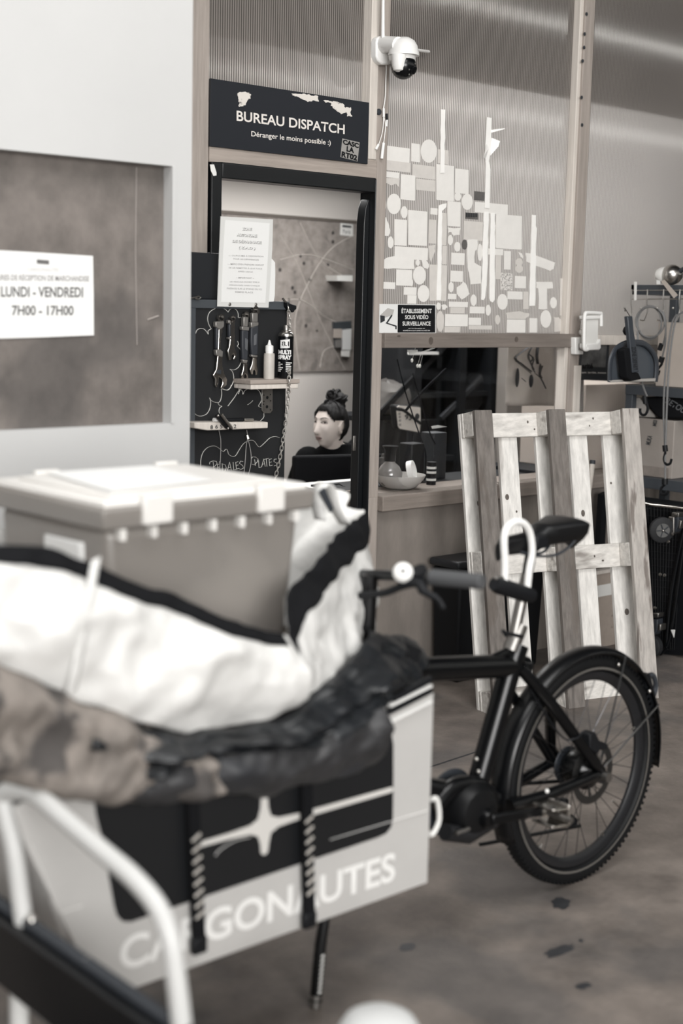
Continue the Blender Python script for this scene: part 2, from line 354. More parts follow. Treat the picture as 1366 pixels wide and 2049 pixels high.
# ================================================================== WALL ITEMS
# notice on the weathered board
YN = YW + .036
nt_ = thing('opening_hours_notice', 'white paper notice with delivery opening hours taped to the grey board', 'notice', P(88, 675, Y=YN))
MB().prism(PX(((-14, 500), (60, 504), (186, 512), (187.5, 590), (188, 671), (90, 675), (-14, 678)), YN), (0, .0015, 0)).build('sheet', paper, nt_, smooth=False)
YT = YN - .001
MB().prism(PX(((74, 519), (98, 521), (98, 529), (74, 527)), YT), (0, .0008, 0)).build('logo', M('print_grey', (98, 96, 95), .8), nt_, smooth=False)
textpx('lettering', 'CARGONAUTES', (55, 542), (117, 543), (55, 535), YT, M('pale_print', (196, 194, 192), .8), nt_)
textpx('lettering', 'HORAIRES DE RÉCEPTION DE MARCHANDISE', (-30, 560), (178, 563), (-30, 546), YT, M('pale_print2', (150, 148, 147), .8), nt_, .02)
textpx('lettering', 'LUNDI - VENDREDI', (2, 594), (166, 595), (2, 573), YT, grey_ink, nt_, .022)
textpx('lettering', '7H00 - 17H00', (24, 631), (147, 631), (24, 611), YT, grey_ink, nt_, .022)

# dispatch sign over the door
sg = thing('door_sign', 'dark office sign lettered BUREAU DISPATCH above the black door frame', 'sign', P(580, 310, Y=YP - .02))
YS = YP - .014
c_ = [P(421.5, 158, Y=YS), P(738.5, 204, Y=YS), P(738, 327, Y=YS), P(419.5, 294, Y=YS)]
sx0, sx1 = c_[0].x, c_[1].x; sz0, sz1 = (c_[2].z + c_[3].z) / 2, (c_[0].z + c_[1].z) / 2
MB().box(sx0, sx1, YS, YS + .01, sz0, sz1).build('board', M('sign_slate', (33, 36, 42), .5, spec=.3), sg, bevel=.001)
def sp(zx, zy): return (370 + zx / 3.332, 130 + zy / 3.332)
cream = M('sign_white', (222, 216, 209), .6)
textpx('lettering', 'BUREAU DISPATCH', sp(344, 372), sp(1064, 462), sp(344, 303), YS - .001, cream, sg, .018)
textpx('lettering', 'Déranger le moins possible :)', sp(442, 486), sp(971, 545), sp(442, 440), YS - .001, cream, sg, .01)
for pts in ([(352, 186), (372, 180), (400, 178), (428, 182), (440, 205), (430, 226), (414, 240), (404, 268), (380, 274), (360, 279), (362, 250), (356, 215)],
            [(712, 190), (760, 193), (800, 192), (850, 205), (888, 208), (893, 244), (850, 236), (820, 247), (790, 232), (750, 212), (720, 204)],
            [(920, 236), (960, 240), (1000, 243), (1050, 256), (1068, 285), (1106, 282), (1104, 310), (1114, 344), (1082, 344), (1078, 316), (1040, 328), (1010, 306), (985, 285), (968, 252), (935, 248)]):
    rnd = random.Random(len(pts)); q = []
    for i, p in enumerate(pts):
        n_ = pts[(i + 1) % len(pts)]; q.append(p)
        for k in (1, 2, 3): t = k / 4; q.append((p[0] + (n_[0] - p[0]) * t + rnd.uniform(-5, 5), p[1] + (n_[1] - p[1]) * t + rnd.uniform(-4, 4)))
    MB().prism([P(*sp(*p), Y=YS - .0012) for p in q], (0, .001, 0)).build('torn_paper', M('torn_paper', (214, 208, 200), .9, dark=.8, dscale=45, dcut=.6), sg, smooth=False)
stk = MB().prism([P(*sp(*p), Y=YS - .0012) for p in ((1049, 490), (1164, 516), (1150, 644), (1036, 614))], (0, .001, 0)).build('sticker', M('sticker_grey', (150, 147, 143), .6), sg, smooth=False)
for s, bl, br, tl in (('CASC', (1052, 528), (1158, 556), (1053, 494)), ('LA', (1076, 576), (1126, 588), (1078, 540)), ('RT02', (1042, 612), (1146, 640), (1045, 574))):
    textpx('lettering', s, sp(*bl), sp(*br), sp(*tl), YS - .002, black, stk, .05)

# video surveillance notice
def z5(x, y): return (740 + x / 3.1045, 200 + y / 3.1045)
YV = YP - .004
vs = thing('surveillance_notice', 'black and white video surveillance notice on the ribbed panel above the rail', 'sign', P(*z5(235, 1447), Y=YV))
def q5(pts, y): return [P(*z5(*p), Y=y) for p in pts]
MB().prism(q5(((60, 1267), (409, 1271), (409, 1448), (58, 1448)), YV), (0, .003, 0)).build('plate', paper, vs, smooth=False)
MB().prism(q5(((174, 1272), (405, 1275), (405, 1445), (172, 1445)), YV - .001), (0, .001, 0)).build('black_field', black, vs, smooth=False)
for s, bl, br, tl in (('ÉTABLISSEMENT', (196, 1325), (384, 1325), (196, 1290)), ('SOUS VIDÉO', (218, 1362), (362, 1362), (218, 1330)), ('SURVEILLANCE', (202, 1402), (376, 1402), (202, 1376)),
                      ('LOI N° 78-17 DU 6 JANVIER 1978', (238, 1423), (340, 1423), (238, 1416)), ('MODIFIÉE PAR LA LOI N° 2004-801 DU 6 AOÛT 2004', (206, 1436), (372, 1436), (206, 1427))):
    textpx('lettering', s, z5(*bl), z5(*br), z5(*tl), YV - .002, paper, vs, .02)
cp = M('picto_grey', (176, 173, 169), .6)
MB().prism(q5(((66, 1335), (110, 1293), (150, 1303), (142, 1335), (96, 1352), (64, 1352)), YV - .001), (0, .001, 0)).build('camera_picture', cp, vs, smooth=False)
MB().prism(q5(((64, 1338), (92, 1342), (92, 1372), (66, 1385)), YV - .0015), (0, .001, 0)).build('lens_picture', ink, vs, smooth=False)
MB().prism(q5(((135, 1332), (140, 1340), (110, 1385), (166, 1402), (166, 1424), (158, 1424), (158, 1408), (98, 1388)), YV - .0015), (0, .001, 0)).build('bracket_picture', ink, vs, smooth=False)

# dome camera on the post
def zc(x, y, Y): return P(740 + x / 7.586, 50 + y / 7.586, Y=Y)
YCm = YP - .02
cmr = thing('surveillance_camera', 'white dome surveillance camera with black lens face mounted on the post', 'camera', zc(200, 560, YP))
MB().prism([zc(x, y, YP - .035) for x, y in ((97, 260), (110, 195), (160, 165), (300, 190), (320, 600), (190, 600), (120, 540), (97, 470))], (0, .035, 0)).build('wall_bracket', white_plastic, cmr, bevel=.006)
cc = zc(512, 450, YP - .13); ex = zc(298, 450, YP - .13); r_ = (zc(720, 450, YP - .13) - ex).length / 2 * .78
cz = cc.z
MB().tube([zc(200, 300, YP - .03), zc(260, 290, YP - .06), zc(430, 300, YP - .13)], [.035, .03, .03], 14).build('arm', white_plastic, cmr)
MB().lathe((cc.x, cc.y, cz), (0, 0, 1), [(r_ * 1.02, -.004), (r_ * 1.02, .004), (r_ * .98, .012), (r_ * .9, r_ * .55), (r_ * .7, r_ * .88), (r_ * .35, r_ * 1.08), (.001, r_ * 1.13)], 28).build('housing', white_plastic, cmr)
# lower shell: two cheeks of a capsule and the black ball between them
fd = V((.25, -.85, -.35)).normalized(); sd = fd.cross(V((0, 0, 1))).normalized()
MB().ball((cc.x, cc.y, cz - r_ * .72), (r_ * .84, r_ * .84, r_ * .86), 24).build('lens_ball', black_gloss, cmr)
for s in (-1, 1):
    b_ = MB(); c0 = V((cc.x, cc.y, cz)) + sd * s * r_ * .6
    b_.tube([c0 + V((0, 0, -.005)), c0 + V((0, 0, -r_ * .35)), c0 + V((0, 0, -r_ * .8)), c0 + V((0, 0, -r_ * 1.08)), c0 + V((0, 0, -r_ * 1.2))], [r_ * .52, r_ * .5, r_ * .46, r_ * .36, r_ * .12], 16)
    b_.build('side_shell', white_plastic, cmr)
MB().lathe((cc.x, cc.y + .008, cz), (0, 0, -1), [(r_ * .9, 0), (r_ * .88, r_ * .3), (.8 * r_, r_ * .42)], 24).build('neck_shell', white_plastic, cmr)
lc = V((cc.x, cc.y, cz - r_ * .72))
for k in range(6):
    a = PI * (.55 + .28 * k); up_ = sd.cross(fd)
    d_ = (fd + (sd * math.cos(a) + up_ * math.sin(a)) * .55).normalized(); MB().ball(lc + d_ * r_ * .84, .0035, 8).build('infrared_led', steel, cmr)
MB().lathe(lc + fd * r_ * .8, fd, [(r_ * .28, 0), (r_ * .28, .006), (r_ * .2, .008)], 16).build('lens', black_gloss, cmr)
MB().cyl(zc(195, 325, YP - .05), zc(200, -520, YP - .05), .0075, 12, .006).build('antenna', white_plastic, cmr)
MB().cyl(zc(700, 380, YP - .1), zc(890, 405, YP - .02), .006, 12).build('antenna', white_plastic, cmr)
cb = MB(); YC2 = YP - .012
cb.tube(smoothpts([zc(x, y, YC2) for x, y in ((245, 585), (245, 700), (238, 880), (232, 1080), (205, 1270), (205, 1300))]), .0025, 8)
cb.tube(smoothpts([zc(x, y, YC2) for x, y in ((205, 1380), (200, 1520), (180, 1660), (130, 1820))]), .0018, 6)
cb.tube(smoothpts([zc(x, y, YC2) for x, y in ((210, 1380), (235, 1520), (222, 1680), (205, 1800))]), .0018, 6)
cb.build('cable', white_plastic, cmr)
MB().cyl(zc(207, 1265, YC2), zc(208, 1395, YC2), .005, 10).build('cable_joint', white_plastic, cmr)
MB().cyl(zc(130, 1815, YC2), zc(88, 1890, YC2), .005, 10, .006).build('connector', white_plastic, cmr)
MB().cyl(zc(205, 1790, YC2), zc(178, 2030, YC2), .0065, 10).build('connector', white_plastic, cmr)
MB().cyl(zc(255, 1345, YC2 + .004), zc(257, 1440, YC2 + .004), .005, 10).build('connector', black, cmr)
MB().cyl(zc(257, 1440, YC2 + .004), zc(250, 1540, YC2 + .004), .004, 10).build('connector', white_plastic, cmr)
MB().lathe(zc(125, 1320, YP), (0, -1, 0), [(.012, 0), (.012, .006), (.005, .008)], 12).build('cable_clip', charcoal, cmr)

# ---- sticker residues on the ribbed panel
YR = YP + .0335
res_a = M('residue_pale', (226, 223, 218), .7, var=.05, scale=12); res_b = M('residue_dim', (206, 201, 195), .7, var=.08, scale=14)
res_d = M('residue_dark', (92, 89, 87), .7, var=.2, scale=40); res_s = M('residue_speckled', (215, 211, 206), .8, dark=.8, dscale=130, dcut=.5, dcol=(120, 116, 112))
tape_m = M('old_tape', (242, 240, 236), .6, var=.03, scale=20)
ST = []
R = lambda *a: ('r',) + a
for a in ((92,282,248,372,0),(257,268,309,381,0),(420,305,487,392,1),(90,372,250,434,1),(265,398,405,480,1),(88,442,182,478,0),(190,460,281,617,0),(288,488,404,558,1),(412,398,522,620,0),(528,425,612,577,0),
          (237,683,355,900,0),(152,740,229,902,0),(375,670,420,710,0),(365,742,412,890,1),(440,700,474,900,1),(483,628,563,782,0),(583,750,700,868,1),(645,566,713,622,2),(650,632,855,697,0),(782,708,944,920,0),
          (152,908,360,985,0),(162,1052,262,1152,0),(450,905,478,1020,1),(370,1022,477,1247,1),(505,948,588,1022,0),(499,1060,578,1128,0),(733,922,828,960,0),(779,962,815,1112,1),(832,937,874,1052,0),(812,1073,885,1180,3),
          (900,1093,970,1168,0),(853,1188,948,1237,0),(952,1190,985,1298,1),(70,1130,157,1172,0),(210,1162,290,1210,0),(232,1212,290,1265,0),(483,1203,536,1237,0),(490,1252,608,1285,0),(498,1287,590,1325,1),(620,1283,712,1325,0),
          (465,1330,608,1405,0),(612,1352,690,1398,0),(612,1400,757,1425,1),(850,1364,965,1445,0),(990,1355,1038,1445,0),(1180,1108,1240,1340,1),(462,1408,560,1444,1),(593,698,672,738,2)): ST.append(('rectangular',) + a)
for a in ((315,245,415,390,0),(525,575,566,626,0),(570,582,638,683,0),(106,582,192,710,0),(80,615,102,683,1),(192,660,233,735,0),(110,848,146,922,0),(484,838,515,902,0),(523,882,562,942,0),(570,867,605,930,2),(668,893,698,1000,0),
          (905,983,948,1033,1),(903,1024,950,1074,1),(1118,1225,1160,1295,0),(790,1205,855,1303,0),(1058,1305,1125,1415,0),(268,1032,347,1147,0),(295,1150,369,1255,0),(247,1112,267,1158,0),(488,1130,520,1195,0),(625,1208,662,1280,0),(718,1272,750,1340,0),
          (412,1310,460,1440,1),(412,1258,440,1304,0),(284,990,310,1030,0),(776,1335,808,1395,1)): ST.append(('oval',) + a)
TORN = [([(82,735),(100,728),(118,775),(126,810),(115,845),(80,843)],0), ([(90,485),(185,487),(183,545),(160,520),(130,530),(95,512)],1), ([(483,792),(563,794),(556,838),(520,843),(505,820),(486,826)],0), ([(75,1045),(78,1000),(100,982),(150,970),(275,988),(277,1050),(150,1046)],0),
        ([(605,868),(668,868),(666,928),(652,940),(648,1010),(692,1035),(690,1140),(625,1145),(606,1040)],0), ([(966,950),(1000,955),(1148,1010),(1140,1050),(1120,1062),(1030,1030),(970,1002)],0), ([(1032,1130),(1132,1130),(1136,1170),(1100,1172),(1100,1298),(1047,1298),(1045,1172),(1032,1165)],0),
        ([(538,1165),(562,1150),(580,1128),(605,1160),(618,1205),(570,1240),(540,1205)],0), ([(845,1322),(930,1312),(990,1325),(985,1345),(960,1362),(850,1360)],1), ([(1142,1348),(1170,1350),(1226,1400),(1220,1438),(1146,1440)],1), ([(320,992),(345,988),(366,1020),(360,1050),(332,1040)],0), ([(365,905),(405,900),(404,940),(380,1010),(368,980)],1),
        ([(444,1275),(470,1272),(482,1290),(466,1304),(448,1300)],0), ([(920,945),(945,955),(950,985),(936,975)],0)]
for pts, m in TORN: ST.append(('torn', pts, m))
SHAPES = []
for i, s in enumerate(ST):
    rnd = random.Random(i)
    if s[0] == 'torn':
        q = []
        for k, p in enumerate(s[1]):
            n_ = s[1][(k + 1) % len(s[1])]; q.append(p); q.append(((p[0] + n_[0]) / 2 + rnd.uniform(-4, 4), (p[1] + n_[1]) / 2 + rnd.uniform(-4, 4)))
        xs = [p[0] for p in q]; ys = [p[1] for p in q]; x0, x1, y0, y1, m = min(xs), max(xs), min(ys), max(ys), s[2]
    else:
        x0, y0, x1, y1, m = s[1:]
        sl = lambda x, y: y + (x - x0) * (680 - (200 + y / 3.1045)) / 2900 * .95   # the rows run with the sheet
        if s[0] == 'oval': q = [((x0 + x1) / 2 + (x1 - x0) / 2 * math.cos(2 * PI * k / 26), (y0 + y1) / 2 + (y1 - y0) / 2 * math.sin(2 * PI * k / 26)) for k in range(26)]
        else:
            d = .025 * min(x1 - x0, y1 - y0); q = [(x0 + d, y0), (x1 - d, sl(x1, y0)), (x1, sl(x1, y0) + d), (x1 - rnd.uniform(0, 3), sl(x1, y1) - d), (x1 - 2 * d, sl(x1, y1)), (x0 + d, y1), (x0, y1 - d), (x0 + rnd.uniform(0, 2), y0 + d)]
    SHAPES.append(dict(k=s[0], q=q, m=m, cx=(x0 + x1) / 2, y=y0, ar=(x1 - x0) * (y1 - y0), zone=0 if (x0 + x1) / 2 < 425 else 1 if (x0 + x1) / 2 < 715 else 2 if (x0 + x1) / 2 < 1000 else 3))
ZONE = ['between left post and left tape strip', 'between left and middle tape strips', 'between middle and right tape strips', 'right of the right tape strip']
ORD = ['topmost', 'second', 'third', 'fourth', 'fifth', 'sixth', 'seventh', 'eighth', 'ninth', 'tenth', 'eleventh', 'twelfth', 'thirteenth', 'fourteenth', 'fifteenth', 'sixteenth', 'seventeenth', 'eighteenth', 'nineteenth', 'twentieth', 'twenty-first', 'twenty-second', 'twenty-third', 'twenty-fourth']
TONE = ['whitish', 'faint greyish', 'dark', 'speckled']
cnt = {}
for n_, s in enumerate(sorted(SHAPES, key=lambda s: s['y'])):
    key = (s['k'], s['m'], s['zone']); j = cnt.get(key, 0); cnt[key] = j + 1
    mat = (res_a, res_b, res_d, res_s)[s['m']]
    o = MB().prism(q5(s['q'], YR - .00002 * n_), (0, .0008, 0)).build('sticker_residue', mat, smooth=False)
    tag(o, f"{TONE[s['m']]} {s['k']} sticker residue, {ORD[j]}{'' if j == 0 else ' from the top'}, {ZONE[s['zone']]}", 'sticker', 'sticker residues on the ribbed panel')
def tape(pts, lab, y=YR - .004):
    rnd = random.Random(len(lab)); q = []
    for k, p in enumerate(pts):
        n_ = pts[(k + 1) % len(pts)]; q.append(p)
        L_ = math.hypot(n_[0] - p[0], n_[1] - p[1]); m_ = int(L_ / 40)
        for t in range(1, m_): q.append((p[0] + (n_[0] - p[0]) * t / m_ + rnd.uniform(-2, 2), p[1] + (n_[1] - p[1]) * t / m_))
    return tag(MB().prism(q5(q, y), (0, .0015, 0)).build('tape_strip', tape_m, smooth=False), lab, 'tape', 'vertical tape strips on the ribbed panel')
tape([(441, 58), (468, 60), (463, 452), (436, 455)], 'straight white tape strip highest on the left of the panel')
t2 = tape([(428, 655), (455, 645), (476, 642), (474, 665), (448, 690), (446, 900), (440, 1243), (414, 1243), (420, 1000), (426, 690)], 'long white tape strip with a folded top, left one of the panel')
tp = thing('tape_strip', 'torn white tape strip hanging with peeled flaps, upper middle of the panel', 'tape', P(*z5(728, 675), Y=YR), 'vertical tape strips on the ribbed panel')
MB().prism(q5([(727, 106), (756, 112), (752, 300), (738, 380), (748, 430), (742, 675), (713, 670), (720, 400), (716, 300)], YR - .004), (0, .0015, 0)).build('strip', tape_m, tp, smooth=False)
for pts, dy in (([(752, 186), (803, 178), (806, 184), (780, 196), (752, 204)], .03), ([(724, 268), (688, 345), (684, 356), (716, 372), (738, 300)], .02), ([(756, 235), (786, 258), (776, 290), (748, 345)], .02)):
    v = q5(pts, YR - .005); v2 = [p + V((0, -dy if k in (1, 2) else 0, 0)) for k, p in enumerate(v)]
    MB().prism(v2, (0, .001, 0)).build('peeled_flap', tape_m, tp, smooth=False)
tape([(708, 695), (738, 695), (735, 800), (728, 1060), (724, 1150), (716, 1225), (706, 1243), (691, 1240), (697, 1050)], 'long torn white tape strip below the flapped one, panel middle')
tape([(749, 700), (777, 702), (774, 1240), (764, 1258), (748, 1250), (742, 1235)], 'long white tape strip just right of the torn middle one')
tape([(1006, 713), (1030, 716), (1030, 780), (1036, 800), (1030, 890), (1032, 1000), (1024, 1278), (990, 1280), (998, 1000)], 'white tape strip on the right of the panel')
for k in range(7):
    x = 597 + k * 10.5
    tag(MB().prism(q5([(x, 702), (x + 6, 702.6), (x + 6, 727), (x, 727)], YR - .003), (0, .0005, 0)).build('letter_mark', ink, smooth=False), 'dark letter left over from a peeled sticker, in the small row right of the ovals', 'letter mark', 'dark letter marks of a peeled sticker')
# ================================================================== OFFICE INTERIOR
# street map on the back wall
ym = YO - .012; YNR = YO - .03
mp_ = thing('wall_map', 'large worn street map board hung on the pale office back wall', 'map', P(580, 744, Y=ym))
map_m = M('map_print', (140, 132, 126), .8, var=.32, scale=14, dark=.55, dscale=9, dcut=.6, dcol=(95, 90, 86))
mz0, mz1 = P(650, 743, Y=ym).z, P(570, 437, Y=ym).z; mx0, mx1 = P(400, 600, Y=ym).x, P(706, 600, Y=ym).x + .22
MB().box(mx0, mx1, ym, ym + .011, mz0, mz1).build('map_sheet', map_m, mp_, smooth=False)
MB().box(mx0, mx1, ym - .006, ym + .011, mz1, mz1 + .018).build('top_batten', M('batten', (96, 88, 81), .7), mp_)
rd = MB(); rnd = random.Random(5)
for pts in (((560, 470), (600, 540), (640, 640), (690, 740)), ((708, 470), (660, 500), (620, 560), (590, 640), (600, 742)), ((545, 610), (600, 600), (660, 640), (706, 650)), ((640, 735), (650, 700), (690, 690)), ((560, 520), (620, 510), (706, 540)), ((600, 445), (640, 520), (700, 560))):
    rd.tube(smoothpts(PX(pts, ym - .001), 5), .0022, 4)
rd.build('street_lines', M('map_line', (196, 188, 180), .8), mp_)
mk = MB()
for x, y in ((601, 512), (608, 527), (666, 466), (585, 576), (590, 585), (612, 652), (634, 662), (620, 560), (666, 484), (656, 530), (560, 540), (600, 600), (578, 600)):
    MB().lathe(P(x, y, Y=ym - .001), (0, -1, 0), [(.008 + .004 * rnd.random(), 0), (.004, .001)], 8).build('ink_spot', M('ink_spot', (58, 54, 52), .8), mp_)
MB().prism(PX(((681, 446), (706, 449), (706, 473), (680, 470)), ym - .002), (0, .001, 0)).build('map_legend', off_white, mp_, smooth=False)
MB().prism(PX(((685, 450), (703, 452), (703, 456), (685, 454.5)), ym - .003), (0, .001, 0)).build('legend_bar', ink, mp_, smooth=False)
textpx('lettering', 'Paris', (686, 467), (701, 468), (686, 459), ym - .003, grey_ink, mp_)
# small things on the wall by the right jamb
def slab(name, pts, Y, th, mat, label, cat, **k):
    return tag(flatpoly(name, pts, Y, th, mat), label, cat, **k)
slab('wall_bracket', ((674, 552), (705, 551), (705, 563), (676, 562)), YO - .11, .1, off_white, 'short white bracket bar sticking out beside the right door jamb', 'bracket')
nb = thing('note_rack', 'small grey note rack with paper slips on the right of the street map', 'rack', P(690, 715, Y=YNR))
flatpoly('backing', ((668, 645), (703, 642), (703, 700), (672, 696)), YNR, .018, slate, nb)
for pts, m in ((((668, 658), (684, 658), (684, 677), (668, 676)), cardboard), (((686, 660), (703, 658), (702, 700), (685, 700)), paper), (((672, 680), (684, 679), (684, 696), (672, 695)), mid_grey), (((684, 702), (700, 701), (699, 714), (684, 713)), off_white)):
    flatpoly('paper_slip', pts, YNR - .008, .008, m, nb)
# white return desk with papers
dz = .795; dx0 = P(664, 985, Y=4.42).x
dk = thing('office_desk', 'white office desk top seen low through the doorway in front of the seated woman', 'desk', V((dx0 + .35, 4.5, 0)))
MB().box(dx0, dx0 + .75, 4.36, 4.70, dz - .03, dz).build('desk_top', off_white, dk, bevel=.003)
for x, y in ((dx0 + .03, 4.41), (dx0 + .72, 4.41), (dx0 + .03, 4.59), (dx0 + .72, 4.59)): MB().cyl((x, y, 0), (x, y, dz - .03), .018, 12).build('leg', charcoal, dk)
gp = V((dx0 + .03, 4.47, dz)); g = MB(); g.tube([gp + V(q) for q in ((-.02, 0, .004), (.03, .03, .012), (.08, .03, .014), (.07, -.02, .008), (0, -.03, .004))], .003, 6, closed=True)
tag(g.build('spectacles', black), 'dark wire frame lying on the white desk by the door jamb', 'glasses')

# black office chair back
bx = V((.95, -.3, 0)).normalized(); by = V((.3, .95, 0)).normalized(); bc = P(586, 930, Y=4.92) + bx * .225
ch = thing('office_chair', 'black office chair with square backrest behind the seated woman', 'chair', (bc.x, bc.y, 0))
zb1 = P(630, 910, Y=4.9).z
MB().obox((bc.x, bc.y, zb1 - .2), (.45, .045, .40), (bx, by, V((0, 0, 1)))).build('backrest', black_fabric, ch, bevel=.012, seg=3)
sc_ = V((bc.x, bc.y, 0)) + by * .24
MB().obox(sc_ + V((0, 0, .31)), (.46, .40, .06), (bx, by, V((0, 0, 1)))).build('seat', black_fabric, ch, bevel=.025, seg=3)
MB().obox(V((bc.x, bc.y, .40)) + by * .01, (.06, .02, .3), (bx, by, V((0, 0, 1)))).build('back_support', charcoal, ch)
MB().cyl(sc_ + V((0, 0, .1)), sc_ + V((0, 0, .29)), .03, 14).build('gas_column', charcoal, ch)
for k in range(5):
    a = 2 * PI * k / 5 + .3; e = sc_ + V((math.cos(a) * .25, math.sin(a) * .25, .07)); l_ = MB().tube([sc_ + V((0, 0, .11)), e], [.025, .016], 8).build('leg', charcoal, ch)
    MB().cyl(e + V((0, -.012, -.042)), e + V((0, .012, -.042)), .028, 12).build('caster', rubber, l_)

# dark shelving seen through the office window
dsh = M('dark_shelf', (20, 23, 27), .6, spec=.3); dit = M('dark_item', (13, 15, 19), .6, spec=.3); dgr = M('dim_grey', (46, 49, 54), .7)
SY = 5.25
su = thing('dark_shelving', 'tall dark shelving unit loaded with gear behind the office window', 'shelf', (5.7, SY + .18, 0))
SX0, SX1 = P(722, 850, Y=SY + .38).x + .02, P(992, 850, Y=SY).x
for x in (SX0, SX0 + .34, SX1 - .05): MB().box(x, x + .05, SY, SY + .36, 0, 2.2).build('upright', dsh, su)
for z in (.3, .78, 1.12, 1.46, 1.9): MB().box(SX0 + .05, SX1 - .05, SY + .02, SY + .36, z - .025, z).build('shelf', dsh, su)
MB().box(SX0, SX1, SY + .36, SY + .37, 0, 2.2).build('back_panel', M('shelf_back', (24, 27, 32), .7), su)
MB().obox(P(805, 780, Y=SY + .01), (1.15, .012, .03), (V((.80, 0, .60)), V((0, 1, 0)), V((-.60, 0, .80)))).build('cross_brace', dit, su)
# items on the shelves
def crate(x0, x1, z, h, m, lab, cat='box', y=SY + .05, d=.26, name='storage_box'):
    return tag(MB().box(x0, x1, y, y + d, z + .001, z + h).build(name, m, bevel=.008), lab, cat)
crate(SX0 + .06, SX0 + .32, 1.46, .2, dit, 'black box on the upper dark shelf at the left behind the window')
crate(SX0 + .41, SX0 + .57, 1.46, .2, dit, 'black box on the upper dark shelf at the right behind the window')
crate(SX0 + .07, SX0 + .30, .78, .2, dit, 'black box on the dark shelf under the number display')
crate(SX0 + .41, SX0 + .57, .78, .24, M('box_grey', (58, 63, 69), .6), 'slate grey file box on the dark shelf right of the number display')
# white strip light label on shelf edge
q = P(850, 707, Y=SY - .01); tag(MB().box(q.x - .1, q.x + .1, SY - .012, SY + .02, q.z - .007, q.z + .007).build('shelf_label', paper, smooth=False), 'thin white label strip on the dark top shelf edge', 'label')
# crumpled white sack
MB().box(SX0 - .36, SX0, SY + .02, SY + .3, P(772, 828, Y=SY + .1).z - .025, P(772, 828, Y=SY + .1).z).build('side_shelf', dsh, su)
sk = MB(); c = P(772, 802, Y=SY + .1); rows = []
for i in range(13):
    t = PI * i / 12; row = []
    for k in range(22):
        a = 2 * PI * k / 22; n_ = mnoise.noise(V((math.cos(a) * 2.2, math.sin(a) * 2.2, t * 2))) * .3 + 1
        row.append(c + V((math.cos(a) * .2 * math.sin(t) * n_, math.sin(a) * .09 * math.sin(t) * n_, -math.cos(t) * .1 * n_)))
    rows.append(row)
sk.grid(rows, True); tag(sk.build('plastic_sack', M('sack_grey', (100, 97, 94), .5)), 'crumpled pale plastic sack on the dark shelf at the left of the window', 'bag')
# number display
nd = thing('number_display', 'tilted white display with black rim showing 93 behind the window', 'display', P(820, 866, Y=SY - .2))
YD = SY - .2
def zw(x, y): return (750 + x / 7.067, 700 + y / 7.067)
MB().prism([P(*zw(*p), Y=YD) for p in ((285, 775), (650, 790), (675, 1180), (330, 1125))], (0, .05, 0)).build('rim', black, nd, bevel=.012)
MB().prism([P(*zw(*p), Y=YD - .002) for p in ((345, 785), (630, 812), (642, 828), (640, 1030), (628, 1168), (350, 1116), (328, 1080), (305, 850), (315, 805))], (0, .004, 0)).build('face', M('display_face', (214, 208, 200), .5), nd, smooth=False)
textpx('lettering', '93', zw(420, 985), zw(515, 1000), zw(420, 912), YD - .004, ink, nd, .03)
MB().lathe(P(*zw(594, 942), Y=YD - .003), (0, -1, 0), [(.016, 0), (.014, .003)], 14).build('knob', ink, nd)
mk = MB()
for x, y in ((345, 855), (345, 905), (348, 950), (350, 1000), (352, 1060), (600, 1000), (580, 1000)): a = P(*zw(x, y), Y=YD - .003); mk.box(a.x - .008, a.x + .008, a.y, a.y + .001, a.z - .006, a.z + .006)
mk.build('scale_marks', M('scale_mark', (150, 146, 141), .7), nd)
MB().cyl(P(*zw(480, 1140), Y=YD + .03), P(*zw(480, 1400), Y=YD + .03), .012, 10).build('stand', charcoal, nd)
tag(MB().tube(smoothpts([P(*zw(*p), Y=YD - .05) for p in ((300, 835), (390, 850), (470, 905), (560, 980), (640, 1040))]), .008, 8).build('cable', black), 'thick black cable crossing in front of the number display', 'cable')
# hanging wires behind the glass
for pts, lab in ((((310, 130), (370, 380), (440, 640), (530, 920), (620, 1180), (700, 1400), (715, 1600), (690, 1960)), 'thicker dark wire hanging diagonally behind the window'), (((530, 330), (570, 480), (650, 740), (720, 1000), (790, 1220), (850, 1330)), 'thin dark wire hanging right of the number display')):
    tag(MB().tube(smoothpts([P(*zw(*p), Y=YP + .25) for p in pts]), .003, 6).build('wire', M('wire_dark', (24, 26, 30), .9, spec=.1)), lab, 'wire')
tag(MB().tube([P(*zw(*p), Y=YP + .3) for p in ((1000, 270), (760, 500), (520, 745), (440, 850))], .006, 8).build('cable', M('wire_dark2', (14, 16, 20), .9, spec=.1)), 'straight black cord slanting down to the number display', 'cord')
# tilted black case and silver tube at the right on the shelf
bcx = P(940, 790, Y=SY + .12)
tc_ = thing('power_tool', 'tilted black tool with a silver bar on the dark shelf, right half of window', 'tool', P(940, 840, Y=SY + .12))
ax_ = (V((.83, 0, .56)), V((0, 1, 0)), V((-.56, 0, .83)))
MB().obox(bcx, (.27, .12, .15), ax_).build('body', M('case_black', (17, 19, 23), .6), tc_, bevel=.03, seg=3)
MB().cyl(bcx + V((-.02, -.1, -.19)), bcx + V((.24, -.1, -.02)), .012, 10).build('bar', M('bar_grey', (60, 60, 60), .7), tc_)
MB().obox(bcx + V((-.2, -.09, -.03)), (.3, .02, .03), ax_).build('stripe', dgr, tc_, bevel=.004)
